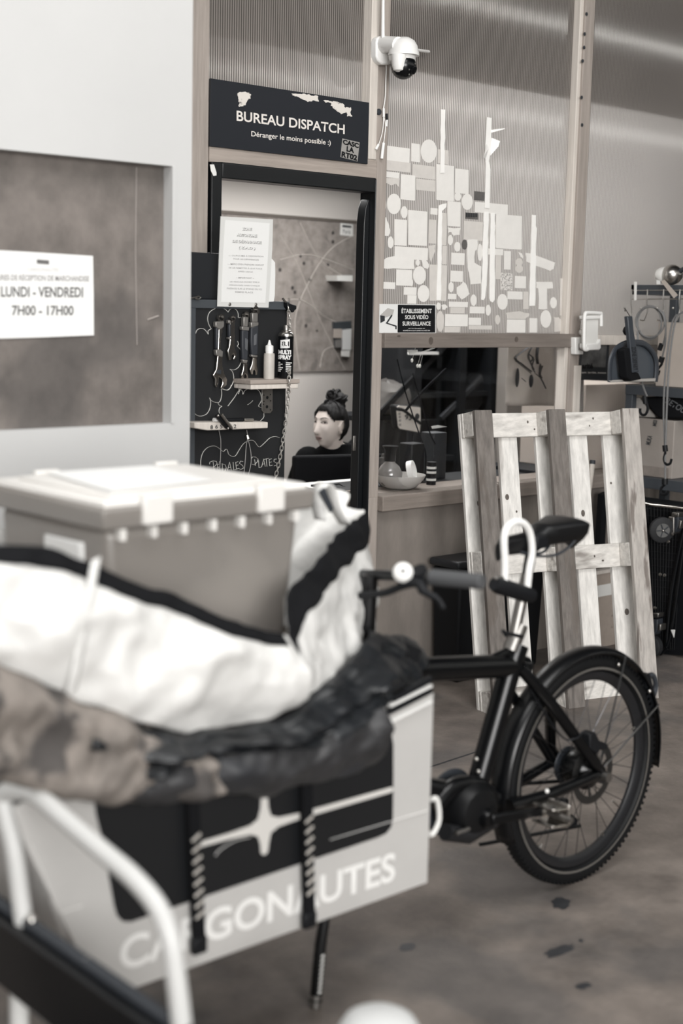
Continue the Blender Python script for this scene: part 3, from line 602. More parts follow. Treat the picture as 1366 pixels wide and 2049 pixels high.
# paper arrow
tag(flatpoly('paper_arrow', [zw(*p) for p in ((795, 1080), (890, 1066), (1020, 1085), (810, 1118))], YP + .35, .002, paper), 'small pointed white paper tag beside the pallet top, behind the window', 'tag')
tag(flatpoly('paper_tag', [zw(*p) for p in ((455, 0), (600, 0), (605, 40), (490, 68))], YP + .06, .002, off_white), 'torn pale paper scrap hanging under the window rail', 'paper')
for i, ((x, y), lab) in enumerate((((520, 150), 'small glinting bulb hanging below the paper scrap'), ((598, 228), 'left one of two tiny glinting bulbs in the dark window'), ((630, 228), 'right one of two tiny glinting bulbs in the dark window'))):
    q = P(*zw(x, y), Y=YP + .2); m = MB().ball(q, (.006, .006, .009), 10); m.tube([q, q + V((0, -.02, .06)), V((q.x, YP + .06, zB0 + .01))], .0008, 4)
    tag(m.build('small_bulb', off_white), lab, 'bulb', 'tiny bulbs in the dark window')

# things on the sill inside the window
ys = YP + .12
bw = thing('sill_bowl', 'shallow white bowl of oddments on the window sill by the left post', 'bowl', (P(798, 985, Y=ys).x, ys, zs1))
bcn = V((P(798, 985, Y=ys).x, ys, zs1))
b_ = MB().lathe(bcn, (0, 0, 1), [(.05, .001), (.075, .01), (.105, .045), (.112, .06), (.107, .06), (.098, .045), (.07, .016), (.001, .012)], 32); b_.build('dish', M('bowl_grey', (178, 175, 171), .3), bw)
tr = MB().lathe(bcn + V((.06, -.01, .075)), (.5, -.8, .25), [(.042, -.012), (.042, .012), (.034, .012), (.034, -.012)], 26, True)
tag(tr.build('tape_roll', white_plastic, smooth=True), 'white tape roll leaning in the bowl on the window sill', 'tape roll')
bt = V((P(782, 960, Y=ys).x, ys + .01, zs1 + .014))
bo = thing('glass_flask', 'round clear bottle with dark neck standing in the white bowl', 'bottle', bt)
MB().lathe(bt, (0, 0, 1), [(.03, 0), (.052, .03), (.054, .055), (.04, .085), (.022, .1), (.02, .11)], 24).build('body', M('cloudy_glass', (120, 117, 114), .15, spec=.8), bo)
MB().lathe(bt, (0, 0, 1), [(.024, .105), (.026, .15), (.034, .165), (.034, .17)], 20).build('neck', black_gloss, bo)
gl = MB()
for k in range(4):
    a = P(762 + k * 5, 925 - k * 3, Y=ys + .12); gl.tube(smoothpts([a + V((0, 0, -.07)), a, a + V((.004, 0, .035 - abs(k - 1.5) * .01))]), [.012] * 12 + [.009], 8)
g0 = P(770, 948, Y=ys + .12); gl.ball(g0, (.045, .025, .06), 12)
tag(gl.build('work_glove', M('glove_grey', (96, 94, 92), .8, var=.3, scale=60)), 'grey knitted glove standing fingers up behind the bowl on the sill', 'glove')
tag(MB().box(P(812, 960, Y=ys + .15).x, P(838, 960, Y=ys + .15).x, ys + .12, ys + .2, zs1, zs1 + .17).build('dark_tin', dit, bevel=.005), 'dark square tin on the sill right of the glass flask', 'tin')
# sill ends at the glass; a low worktop carries these
struct(MB().box(XB1 + .012, XC0, YP + .2, YP + .42, zs1 - .03, zs1).build('trim_14', dsh))
tag(MB().box(P(852, 960, Y=ys + .18).x, P(878, 960, Y=ys + .18).x, ys + .14, ys + .22, zs1, zs1 + .21).build('file_box', M('file_grey', (36, 40, 45), .5), bevel=.004), 'slate grey upright file box on the sill behind the tape roll', 'box')
jb = thing('spice_jar', 'small jar with white label stripes on the sill beside the pallet', 'jar', (P(868, 975, Y=ys).x, ys + .02, zs1))
jx = P(868, 975, Y=ys).x
MB().cyl((jx, ys + .02, zs1), (jx, ys + .02, zs1 + .1), .021, 18).build('body', black, jb)
for z in (.018, .05, .07): MB().cyl((jx, ys + .02, zs1 + z), (jx, ys + .02, zs1 + z + .01), .0215, 18).build('label_stripe', off_white, jb)

# pale partition right of the shelving with a printed tote hanging on it
struct(MB().box(P(992, 800, Y=SY - .02).x, 9, SY - .1, SY - .02, 0, 2.5).build('wall_office_right', M('pale_partition', (150, 143, 137), .8, var=.04, scale=3), smooth=False))
yt = YP + .32
rows = []
for i in range(15):
    v = i / 14; row = []
    for j in range(13):
        u = j / 12; x = 1016 + (1106 - 1016) * u + (1 - u) * 0 + 4 * v * (u - .5); y = 690 + v * (122 - 10 * u * (1 - u) * 0)
        p = P(x, y, Y=yt); row.append(p + V((0, .012 * math.sin(u * 9 + v * 2) * (.3 + v) + .008 * mnoise.noise(V((u * 4, v * 4, 1))), 0)))
    rows.append(row)
tt = tag(MB().grid(rows).build('printed_tote', M('tote_canvas', (160, 153, 146), .85, var=.06, scale=8), solid=.003), 'pale cloth tote with black ink drawing hanging behind the window', 'bag')
dr_ = MB()
def zx(x, y): return (980 + x / 5.254, 690 + y / 5.254)
for pts, r in ((((420, 10), (340, 70), (262, 140), (330, 200), (430, 280)), .009), (((262, 165), (350, 235), (430, 300)), .004), (((440, 20), (400, 110), (430, 200), (460, 260)), .006), (((500, 20), (490, 120), (500, 200)), .01), (((470, 300), (530, 350), (585, 460)), .005), (((330, 350), (375, 388)), .004), (((410, 100), (450, 140), (420, 180)), .007), (((545, 220), (520, 300), (540, 350)), .008), (((460, 150), (440, 230), (470, 290)), .005)):
    dr_.tube(smoothpts([P(*zx(*p), Y=yt - .02) for p in pts], 4), r, 6, flat=.25)
for (x, y), rx, ry in (((430, 380), .016, .032), ((285, 345), .014, .046), ((525, 260), .01, .03)): dr_.ball(P(*zx(x, y), Y=yt - .018), (rx, .004, ry), 14)
dr_.build('ink_drawing', M('drawing_ink', (30, 31, 34), .8), tt)

# poster and cardboard box behind the right window bay
yp_ = YP + .02
po = thing('film_poster', 'small dark poster with large and small lettering right of the post', 'poster', P(1190, 765, Y=yp_))
MB().prism(PX(((1163, 680), (1219, 682), (1216, 762), (1158, 760)), yp_), (0, .003, 0)).build('sheet', M('poster_dark', (36, 40, 44), .5), po, smooth=False)
MB().prism(PX(((1166, 684), (1214, 686), (1211, 735), (1162, 733)), yp_ - .001), (0, .002, 0)).build('picture', M('poster_picture', (84, 84, 84), .6, var=.6, scale=14), po, smooth=False)
textpx('lettering', 'arité', (1164, 738), (1186, 738), (1164, 727), yp_ - .002, black, po, .04)
textpx('lettering', 'spéc. terrible, menace', (1163, 748), (1212, 749), (1163, 743), yp_ - .002, M('poster_white', (190, 186, 181), .7), po, .02)
yb_ = YP + .14
cbx = thing('cardboard_box', 'big pale cardboard box behind the right window bay, above the pallet', 'box', (5.75, yb_ + .2, zs1))
a, b = P(1168, 850, Y=yb_).x, P(1275, 850, Y=yb_).x
MB().box(a, b, yb_, yb_ + .4, zs1, P(1230, 768, Y=yb_).z).build('carton', cardboard, cbx, bevel=.004)
MB().box(a + .35, a + .5, yb_ - .001, yb_ + .001, zs1 + .02, P(1230, 770, Y=yb_).z).build('packing_tape', M('packing_tape', (166, 156, 146), .4), cbx)
struct(MB().box(XC1, 7, YP + .2, YP + .6, zs1 - .03, zs1).build('trim_15', dsh))
slab('cardboard_sheet', ((1151, 700), (1168, 700), (1166, 860), (1146, 975)), yb_ - .03, .015, M('grey_card', (128, 122, 117), .8), 'narrow grey cardboard sheet between the right post and the big carton', 'cardboard')

# ================================================================== CHALKBOARD TOOL STATION
YK = 3.98
def zk(x, y): return (370 + x / 3.36, 400 + y / 3.36)          # wide crop
def za(x, y): return (380 + x / 5.692, 590 + y / 5.692)        # tools crop
def zb(x, y): return (380 + x / 5.692, 770 + y / 5.692)        # lower crop
kb = thing('chalk_board', 'black chalk-drawn tool board standing in front of the doorway', 'board', (3.05, YK + .015, 0))
kx0, kx1 = P(383, 700, Y=YK).x, P(571, 800, Y=YK).x; kz1 = P(480, 608, Y=YK).z
MB().box(kx0, kx1, YK, YK + .02, .06, kz1).build('panel', M('chalk_black', (15, 17, 20), .75, var=.2, scale=5), kb)
MB().box(kx0 - .01, kx1 + .006, YK - .008, YK + .03, kz1 - .018, kz1 + .012).build('top_rail', slate, kb, bevel=.002)
MB().box(kx0 - .01, kx0 + .012, YK - .008, YK + .03, 0, kz1 - .018).build('side_rail', slate, kb, bevel=.002)
for x in (kx0 + .03, kx1 - .05): MB().box(x, x + .05, YK + .02, YK + .05, 0, .5).build('foot', slate, kb)
cd = MB()
def chalkline(pts, z, r=.0021):
    cd.tube(smoothpts([P(*z(*p), Y=YK - .001) for p in pts], 5), r, 5, flat=.4)
chalkline(((62, 440), (80, 400), (120, 382), (165, 395), (208, 450)), za); chalkline(((208, 450), (205, 410), (240, 388)), za)
chalkline(((240, 388), (210, 330), (200, 260), (225, 195), (290, 155), (350, 148), (400, 165), (432, 198)), za); chalkline(((432, 198), (455, 165), (495, 155), (530, 175), (548, 215), (550, 258), (572, 256)), za)
chalkline(((540, 525), (552, 560), (540, 585), (570, 620), (585, 680), (582, 760), (550, 825), (500, 855), (455, 848)), za); chalkline(((455, 848), (485, 880), (498, 950), (480, 1020), (440, 1075), (400, 1082), (362, 1072)), za)
chalkline(((500, 975), (530, 1000), (552, 1050), (556, 1110), (548, 1125)), za); chalkline(((690, 975), (640, 1020), (580, 1070), (556, 1110)), za)
chalkline(((470, 0), (455, 40), (420, 62), (362, 40)), zb); chalkline(((355, 45), (360, 110), (345, 180), (320, 202), (270, 195), (238, 175), (222, 148)), zb); chalkline(((222, 148), (235, 200), (225, 270), (190, 330), (130, 356), (80, 348), (46, 318)), zb)
chalkline(((318, 205), (335, 235), (362, 244), (338, 262), (330, 300), (340, 340)), zb); chalkline(((635, 0), (560, 60), (500, 150), (430, 242)), zb); chalkline(((545, 0), (560, 50), (552, 105)), zb)
chalkline(((585, 55), (598, 80), (602, 108), (625, 65), (680, 40), (735, 40), (785, 70), (808, 120), (812, 180), (780, 240), (810, 258)), zb); chalkline(((840, 325), (838, 370), (800, 412)), zb)
chalkline(((70, 995), (118, 950), (122, 860), (145, 775), (200, 715), (270, 696), (320, 715), (350, 740), (380, 760), (405, 735), (425, 745), (440, 790), (480, 815), (520, 805), (560, 740), (610, 670), (670, 635), (720, 635), (750, 665), (775, 700), (800, 704), (850, 660), (910, 605), (970, 590), (1020, 604)), zb)
cd.build('chalk_drawing', chalk, kb)
lt = MB()
def stroke(pts): lt.tube([P(*zb(*p), Y=YK - .001) for p in pts], .0017, 5, flat=.4)
for pts in (((262, 875), (280, 1000)), ((222, 905), (225, 880), (262, 866), (300, 872), (308, 895), (285, 925), (262, 935)), ((312, 905), (318, 980)), ((312, 910), (345, 895)), ((315, 942), (345, 930)), ((318, 980), (352, 968)), ((330, 885), (345, 865)),
            ((365, 895), (372, 990)), ((362, 900), (400, 910), (412, 945), (400, 980), (372, 992)), ((425, 975), (450, 880), (470, 970)), ((435, 945), (465, 938)), ((490, 880), (498, 970), (525, 962)), ((520, 880), (528, 960)), ((518, 885), (548, 875)), ((524, 920), (550, 912)), ((528, 960), (556, 952)),
            ((605, 875), (575, 868), (562, 895), (600, 920), (608, 950), (575, 965), (560, 955)),
            ((735, 850), (745, 920)), ((700, 840), (710, 822), (745, 822), (775, 845), (765, 880), (735, 905)), ((705, 905), (745, 915)), ((780, 860), (785, 945), (812, 935)), ((815, 935), (838, 845), (855, 930)), ((822, 905), (850, 900)), ((845, 850), (895, 835)), ((868, 845), (875, 930)), ((900, 850), (908, 925)), ((900, 850), (930, 842)), ((903, 885), (928, 878)), ((908, 925), (938, 915)), ((985, 845), (958, 848), (955, 875), (985, 890), (985, 915), (955, 925)),
            ((655, 228), (690, 205), (715, 180)), ((685, 1088), (738, 1086)), ((722, 1076), (740, 1086), (722, 1098))):
    stroke(pts)
lt.build('chalk_lettering', chalk, kb)

# instruction sheet hanging on the board
yi = YK - .02
sh_ = thing('instruction_sheet', 'white laminated instruction sheet with stylised capitals hung over the black tool board', 'notice', P(485, 615, Y=yi))
def zi(x, y): return (430 + x / 10.508, 430 + y / 10.508)
MB().prism([P(*zi(*p), Y=yi + .006) for p in ((1160, 900), (1215, 940), (1262, 1000), (1268, 1250), (1255, 1700), (1235, 1820), (1130, 1826))], (0, .002, 0)).build('loose_sheet', paper, sh_, smooth=False)
MB().prism([P(*zi(*p), Y=yi) for p in ((120, 30), (400, 45), (1220, 95), (1205, 700), (1125, 1950), (600, 1940), (48, 1925), (80, 1000))], (0, .002, 0)).build('laminate_sheet', laminate, sh_, smooth=False)
MB().prism([P(*zi(*p), Y=yi - .001) for p in ((215, 105), (1150, 178), (1058, 1850), (128, 1835), (160, 1000))], (0, .001, 0)).build('printed_page', paper, sh_, smooth=False)
for s, x0, x1, yb0, yb1, h, b in (('ZONE', 570, 770, 320, 328, 65, .04), ('AUTONOME', 455, 878, 445, 470, 65, .04), ('DE DÉPANNAGE', 368, 972, 578, 608, 75, .03), ('( Z.A.D )', 498, 840, 725, 742, 70, .03)):
    textpx('lettering', s, zi(x0 + 8, yb0 + 7), zi(x1 + 8, yb1 + 7), zi(x0 + 8, yb0 + 7 - h), yi - .0018, grey_ink, sh_, b)
    textpx('lettering', s, zi(x0, yb0), zi(x1, yb1), zi(x0, yb0 - h), yi - .003, paper, sh_, b)
lg = M('light_ink', (158, 157, 156), .8)
for s, x0, x1, y0, y1, h in (('--- OUTILS MIS À DISPOSITION', 285, 1018, 868, 890, 36), ('POUR LES DÉPANNAGES', 385, 920, 938, 962, 36), ('--- MERCI D\'EN PRENDRE SOIN ET', 262, 1030, 1048, 1072, 36), ('DE LES REMETTRE À LEUR PLACE', 290, 990, 1126, 1146, 36), ('APRÈS USAGE', 482, 795, 1204, 1214, 36), ('-- IMPORTANT --', 440, 820, 1336, 1348, 34),
                             ('LES VÉHICULES DOIVENT ÊTRE À', 312, 935, 1418, 1430, 34), ('DÉBARRASSÉS APRÈS CHAQUE', 298, 940, 1490, 1508, 34), ('PASSAGE SUR LE STAND OU ICI', 250, 985, 1562, 1582, 34), ('REMISE PLACE', 425, 800, 1638, 1650, 34)):
    textpx('lettering', s, zi(x0, y0), zi(x1, y1), zi(x0, y0 - h), yi - .0018, lg, sh_, .01)
for x, y in ((305, 1880), (855, 1885)): MB().lathe(P(*zi(x, y), Y=yi), (0, -1, 0), [(.006, 0), (.006, .002), (.002, .004)], 10).build('pin', dull_steel, sh_)
# black box above the board
tag(MB().box(kx0 - .1, P(437, 550, Y=YK + .05).x, YK + .04, YK + .16, kz1 + .012, P(400, 505, Y=YK + .04).z).build('black_cabinet', M('cabinet_black', (20, 23, 28), .5), bevel=.004), 'black metal cabinet on top of the tool board, left of the instruction sheet', 'cabinet')
ht = thing('hex_key', 'bright bent steel key sticking out on the top edge of the tool board', 'tool', P(395, 596, Y=YK - .01))
MB().tube([P(*za(*p), Y=YK - .015) for p in ((-40, 45), (30, 35), (100, 15), (122, 30), (100, 50), (60, 40))], .003, 8).build('shaft', steel, ht)

# hanging wrenches
grip_m = M('grip_rubber', (44, 47, 53), .55); chrome = M('chrome', (205, 200, 194), .2, metal=1.0)
YWr = YK - .022
def wr(name, lab, pts_head, grip, collar, ring, extra=()):
    xs = [p[0] for p in pts_head]; ys = [p[1] for p in pts_head]
    t = thing(name, lab, 'wrench', P(*za(sum(xs) / len(xs), max(ys)), Y=YWr), 'wrenches hung on the tool board')
    MB().prism([P(*za(*p), Y=YWr) for p in pts_head], (0, .009, 0)).build('head', chrome, t, bevel=.002)
    if grip: MB().prism([P(*za(*p), Y=YWr - .003) for p in grip], (0, .015, 0)).build('handle_grip', grip_m, t, bevel=.004)
    for c in collar: MB().prism([P(*za(*p), Y=YWr - .004) for p in c], (0, .017, 0)).build('collar', M('collar_grey', (140, 137, 133), .4, metal=.6), t, bevel=.003)
    (x, y), ro, ri = ring
    k = 1 / 5.692 / 590
    c = P(*za(x, y), Y=YWr + .004); MB().lathe(c, (0, -1, 0), [(ro, -.005), (ro, .005), (ri, .005), (ri, -.005)], 20, True).build('hanging_eye', chrome, t)
    MB().cyl(c + V((0, .02, .003)), c + V((0, -.012, .003)), ri * .5, 8).build('hook_pin', dull_steel, t)
    for e in extra: MB().prism([P(*za(*p), Y=YWr - .005) for p in e[0]], (0, .004, 0)).build(e[1], e[2], t, bevel=.001)
wr('adjustable_wrench', 'largest adjustable wrench, far left of the wrenches on the tool board', ((330, 340), (385, 345), (362, 470), (352, 520), (348, 640), (372, 700), (370, 800), (385, 880), (425, 960), (418, 1030), (370, 1070), (352, 1055), (372, 1010), (368, 960), (330, 930), (325, 1000), (308, 1055), (288, 1030), (292, 960), (262, 915), (300, 850), (315, 700), (322, 560), (325, 480)),
   ((300, 370), (328, 372), (330, 480), (326, 610), (298, 622)), (((292, 305), (392, 300), (392, 365), (345, 400), (292, 365)), ((296, 625), (345, 620), (380, 645), (374, 712), (300, 690))), ((349, 262), .014, .0085), ((((318, 850), (360, 856), (354, 908), (312, 896)), 'screw_slot', charcoal),))
wr('adjustable_wrench', 'small shiny adjustable wrench, second from the left on the tool board', ((458, 300), (512, 300), (512, 610), (536, 660), (530, 715), (500, 742), (492, 728), (508, 700), (498, 670), (478, 690), (474, 735), (452, 745), (440, 690), (428, 635), (446, 600), (458, 500)), ((444, 330), (470, 330), (470, 480), (446, 484)), (((440, 285), (470, 290), (470, 328), (438, 328)), ((442, 482), (470, 482), (470, 508), (442, 508))), ((486, 268), .010, .006))
wr('open_wrench', 'black-gripped open-end wrench, third from the left on the tool board', ((614, 780), (656, 782), (656, 850), (664, 900), (664, 955), (652, 964), (648, 915), (632, 900), (620, 915), (618, 960), (600, 958), (588, 910), (606, 850)), ((596, 400), (672, 408), (668, 560), (660, 745), (600, 740), (594, 560)), (((592, 360), (680, 365), (674, 412), (594, 402)), ((600, 735), (664, 742), (650, 780), (612, 780)), ((612, 250), (668, 254), (662, 365), (610, 362))), ((636, 232), .013, .005), ((((632, 490), (664, 510), (656, 640), (630, 618)), 'grip_label', M('grip_label', (84, 86, 90), .5)),))
wr('open_wrench', 'longest black-gripped open-end wrench, right one of the four on the tool board', ((716, 712), (764, 714), (764, 800), (775, 860), (772, 905), (752, 915), (750, 870), (736, 852), (722, 868), (720, 908), (702, 905), (682, 850), (706, 790)), ((698, 370), (782, 345), (780, 520), (776, 690), (706, 690), (694, 520)), (((694, 312), (784, 310), (782, 352), (698, 378)), ((700, 680), (776, 690), (768, 715), (706, 710)), ((710, 205), (776, 208), (774, 312), (712, 312))), ((742, 180), .016, .005), ((((732, 462), (762, 440), (758, 565), (728, 578)), 'grip_label', M('grip_label2', (90, 92, 96), .5)),))

# little wooden shelf with bottle and spray can
ws = thing('wood_shelf', 'small thick wooden shelf with steel bracket carrying the spray can', 'shelf', P(550, 778, Y=YK - .05))
pA, pB = P(*za(688, 945), Y=YK - .1), P(*za(1180, 1010), Y=YK - .03)
sz1_, sz0_ = P(*za(800, 968), Y=YK - .1).z, P(*za(850, 1075), Y=YK - .1).z
sxa, sxb = P(*za(690, 1000), Y=YK - .1).x, P(*za(1250, 1000), Y=YK - .1).x
mid = (sz0_ + sz1_) / 2
MB().box(sxa, sxb, YK - .1, YK - .001, mid + .001, sz1_).build('upper_board', pine_x, ws, bevel=.002)
MB().box(sxa + .004, sxb - .004, YK - .097, YK - .001, sz0_, mid).build('lower_board', pale_z, ws, bevel=.002)
brk = MB(); ba = [P(*zb(*p), Y=YK - .006) for p in ((820, 40), (942, 40), (942, 290), (915, 325), (842, 325), (818, 290))]
brk.prism(ba, (0, .003, 0)); bk_ = brk.build('bracket', dull_steel, ws, bevel=.001)
for x, y, r in ((880, 145, .006), (876, 250, .006), (842, 118, .0025), (915, 110, .0025), (842, 190, .0025), (918, 182, .0025), (838, 222, .0025), (915, 285, .0025)): MB().lathe(P(*zb(x, y), Y=YK - .0065), (0, -1, 0), [(r, 0), (r * .8, .0006)], 12).build('bracket_hole', black, bk_)
gb = P(*za(898, 945), Y=YK - .055); gb.z = sz1_
r_g = (P(*za(965, 900), Y=YK - .055) - P(*za(838, 900), Y=YK - .055)).length / 2 * .76
gh = P(*za(898, 665), Y=YK - .055).z - sz1_; gt = P(*za(905, 515), Y=YK - .055).z - sz1_
gl_ = thing('glue_bottle', 'pale squeeze bottle with white pointed cap left of the spray can', 'bottle', gb)
MB().lathe(gb, (0, 0, 1), [(r_g * .95, 0), (r_g, .004), (r_g, gh * .93), (r_g * .92, gh)], 24).build('body', M('bottle_grey', (186, 180, 172), .5, var=.08, scale=30), gl_)
MB().lathe(gb, (0, 0, 1), [(r_g * .7, gh), (r_g * .72, gh + .006), (r_g * .76, gh + .006), (r_g * .74, gh + .026), (r_g * .36, gh + .03), (r_g * .14, gt)], 20).build('cap', white_plastic, gl_)
sb = P(*za(1085, 945), Y=YK - .052); sb.z = sz1_
r_s = (P(*za(1176, 800), Y=YK - .052) - P(*za(998, 800), Y=YK - .052)).length / 2 * .76
shh = P(*za(1085, 455), Y=YK - .052).z - sz1_
sc = thing('spray_can', 'black spray can lettered MULTI SPRAY on the small wooden shelf', 'spray can', sb)
MB().lathe(sb, (0, 0, 1), [(r_s * .97, 0), (r_s, .003), (r_s, shh - .004)], 28).build('can_body', black_gloss, sc)
MB().lathe(sb, (0, 0, 1), [(r_s * 1.01, shh - .005), (r_s * 1.01, shh), (r_s * .86, shh + .007), (r_s * .6, shh + .01), (r_s * .62, shh + .015), (r_s * .5, shh + .017)], 28).build('steel_rim', steel, sc)
MB().lathe(sb, (0, 0, 1), [(r_s * .4, shh + .016), (r_s * .4, shh + .03), (r_s * .3, shh + .034)], 18).build('nozzle', dull_steel, sc)
yf_ = YK - .052
vw = V((-sb.x, -sb.y, 0)).normalized(); su_ = V((0, 0, 1)).cross(vw)   # label faces the hall
def canpt(px, py):  # a point of the crop wrapped on the can
    q = P(*za(px, py), Y=yf_ - r_s); z = q.z; a = max(-.95, min(.95, (px - 1085) / 91)); t = math.asin(a)
    return V((sb.x, sb.y, z)) + (vw * math.cos(t) + su_ * math.sin(t)) * r_s * 1.012
def cantext(s, x0, x1, y0, y1, mat, bold):
    o = text('lettering', s, V((0, 0, 0)), V((1, 0, 0)), V((0, 0, 1)), mat, None, bold)
    me = o.data; off = V(o.location)
    for v in me.vertices: q = v.co + off; v.co = canpt(x0 + (x1 - x0) * q.x, y0 + (y1 - y0) * q.z) - sb
    o.location = (0, 0, 0); o.parent = sc; return o
g = MB(); g.grid([[canpt(1022 + (1130 - 1022) * i / 8, (518 if j == 0 else 612) - i * (1.8 if j == 0 else 1)) for i in range(9)] for j in range(2)]); g.build('white_patch', paper, sc)
r_s *= 1.01
cantext('8.1', 1040, 1122, 586, 530, black, .04)
cantext('MULTI', 1000, 1146, 680, 630, paper, .06); cantext('SPRAY', 998, 1152, 738, 688, paper, .06)
for k, (a0, a1) in enumerate(((1000, 1025), (1000, 1050), (998, 1028), (1000, 1056), (998, 1040), (998, 1030))): cantext('IIIIIIII', a0, a1, 778 + k * 20, 768 + k * 20, off_white, .1)
for k, (a0, a1) in enumerate(((1090, 1158), (1088, 1140), (1088, 1150), (1090, 1150), (1088, 1148), (1090, 1130))): cantext('IIIIIIII', a0, a1, 780 + k * 20, 770 + k * 20, off_white, .1)

# chain hanging from the clamp
cl = thing('spring_clamp', 'black clamp on the top right corner of the tool board', 'clamp', P(*za(1150, 190), Y=YK - .02))
MB().prism([P(*za(*p), Y=YK - .03) for p in ((1108, 82), (1170, 110), (1215, 118), (1218, 165), (1195, 175), (1190, 200), (1160, 200), (1110, 135))], (0, .06, 0)).build('jaw', black, cl, bevel=.005)
MB().tube([P(*za(*p), Y=YK - .02) for p in ((1055, 40), (1078, 72), (1095, 85), (1120, 110))], .004, 8).build('lever', steel, cl)
chn = thing('chain', 'steel link chain hanging from the clamp down the right side of the tool board', 'chain', P(555, 975, Y=YK - .03))
ypt = smoothpts([P(x, y, Y=YK + dy) for x, y, dy in ((576, 614, -.03), (579, 640, -.02), (579, 680, -.005), (579, 700, -.005), (578, 760, -.115), (577, 785, -.06), (572, 840, -.03), (566, 880, -.02), (558, 925, -.02), (548, 968, -.02), (538, 1010, -.02))], 20)
acc = 0; last = ypt[0]; k = 0; Lk = .0155
path = [ypt[0]]
for p in ypt[1:]:
    while (p - path[-1]).length >= Lk: path.append(path[-1] + (p - path[-1]).normalized() * Lk)
for i in range(len(path) - 1):
    a, b = path[i], path[i + 1]; d = (b - a).normalized(); c = (a + b) / 2
    s_ = d.cross(V((0, 1, 0))).normalized(); n_ = d.cross(s_)
    w_ = (s_ * .8 + n_ * .6) if i % 2 else (n_ * .9 - s_ * .45)
    pts = [c + d * (.0072 * math.cos(t) + (.0033 if math.cos(t) > 0 else -.0033)) + w_ * .0056 * math.sin(t) for t in [2 * PI * q / 12 for q in range(12)]]
    MB().tube(pts, .0017, 6, closed=True).build('chain_link', M('chain_steel', (196, 192, 186), .35, metal=.7), chn)

# lower wooden ledge with number and odds
ld = thing('wood_ledge', 'narrow pale wooden ledge with handwritten numbers on the tool board', 'shelf', P(460, 860, Y=YK - .04))
MB().prism([P(*zb(*p), Y=YK - .07) for p in ((55, 428), (890, 424), (888, 495), (200, 520), (55, 495))], (0, .069, 0)).build('ledge_board', pale_z, ld, bevel=.003)
for s, x0, x1, y in (('8', 232, 262, 505), ('6', 288, 318, 500), ('5', 342, 370, 498), ('2', 498, 528, 495)): textpx('lettering', s, zb(x0, y), zb(x1, y - 1), zb(x0, y - 44), YK - .0715, ink, ld, .02)
bt_ = thing('bit_holder', 'black rod with steel end lying on the wooden ledge', 'tool', P(450, 848, Y=YK - .04))
MB().cyl(P(*zb(420, 405), Y=YK - .045), P(*zb(600, 398), Y=YK - .045), .007, 10).build('rod', black, bt_); MB().cyl(P(*zb(610, 397), Y=YK - .045), P(*zb(715, 397), Y=YK - .045), .006, 8).build('steel_end', steel, bt_)
pt_ = thing('multi_tool', 'black folding multi-tool leaning across the numbered wooden ledge', 'tool', P(455, 862, Y=YK - .08))
MB().prism([P(*zb(*p), Y=YK - .092) for p in ((318, 350), (350, 325), (492, 490), (485, 520), (430, 500), (318, 372))], (0, .018, 0)).build('handle', black, pt_, bevel=.003)
MB().tube([P(*zb(*p), Y=YK - .098) for p in ((355, 335), (478, 495))], [.0055, .006], 8).build('steel_plate', steel, pt_)
for x, y in ((320, 352), (432, 498)): MB().ball(P(*zb(x, y), Y=YK - .094), .005, 8).build('rivet', steel, pt_)
MB().cyl(P(*zb(268, 400), Y=YK - .06), P(*zb(330, 400), Y=YK - .06), .007, 10).build('cap', white_plastic, pt_)
for pts, lab in ((((320, 420), (330, 520), (350, 640), (345, 860), (325, 1060)), 'thin string hanging from the left of the wooden ledge'), (((645, 515), (655, 600), (640, 700), (625, 900), (600, 1130)), 'left one of two pale cords hanging from the ledge middle'), (((655, 600), (680, 700), (695, 800), (690, 920), (640, 1110)), 'right one of two thin cords hanging from the ledge middle')):
    tag(MB().tube(smoothpts([P(*zb(*p), Y=YK - .012) for p in pts]), .0014, 6).build('cord', M('cord_grey', (150, 148, 146), .7)), lab, 'cord', 'cords hanging from the wooden ledge')
tag(MB().cyl(P(*zb(648, 570), Y=YK - .014), P(*zb(658, 610), Y=YK - .014), .005, 8, .008).build('cord_knot', steel), 'small metal cone knot where the two cords part', 'fitting')
# ================================================================== PALLET
pal_m = wood('pallet_pine', (216, 213, 208), 2, var=.2, grain=55, dark=.5, dscale=7, dcut=.68, dcol=(110, 100, 92))
pal_x = wood('pallet_cross', (208, 204, 198), 0, var=.22, grain=55, dark=.7, dscale=9, dcut=.6, dcol=(100, 92, 86))
pal_d = wood('pallet_weathered', (112, 106, 101), 2, var=.32, grain=50, dark=.6, dscale=12, dcut=.58, dcol=(92, 84, 78))
A0 = P(990, 1437, Z=0.0); pdir = V((.957, -.29, 0)).normalized()
pn = V((-pdir.y, pdir.x, 0)) * -1
if pn.y > 0: pn = -pn                              # horizontal, towards the hall
TH = 0.2; back = -pn
pu = (back * math.sin(TH) + V((0, 0, 1)) * math.cos(TH)).normalized(); pf = pdir.cross(pu).normalized()
if pf.y > 0: pf = -pf                              # out of the pallet face, towards the hall
pt = thing('wooden_pallet', 'pale wooden pallet standing on end against the plywood office wall', 'pallet', A0 + pdir * .4)
W_, H_ = .785, 1.2
def pbox(u0, u1, v0, v1, d0, d1):   # u across, v up, d depth behind the front face
    o = A0 + pf * 0
    q = lambda u, v, d: A0 + pdir * u + pu * v - pf * d
    return MB().hexa([q(u0, v0, d1), q(u1, v0, d1), q(u1, v0, d0), q(u0, v0, d0), q(u0, v1, d1), q(u1, v1, d1), q(u1, v1, d0), q(u0, v1, d0)])
SK = .08
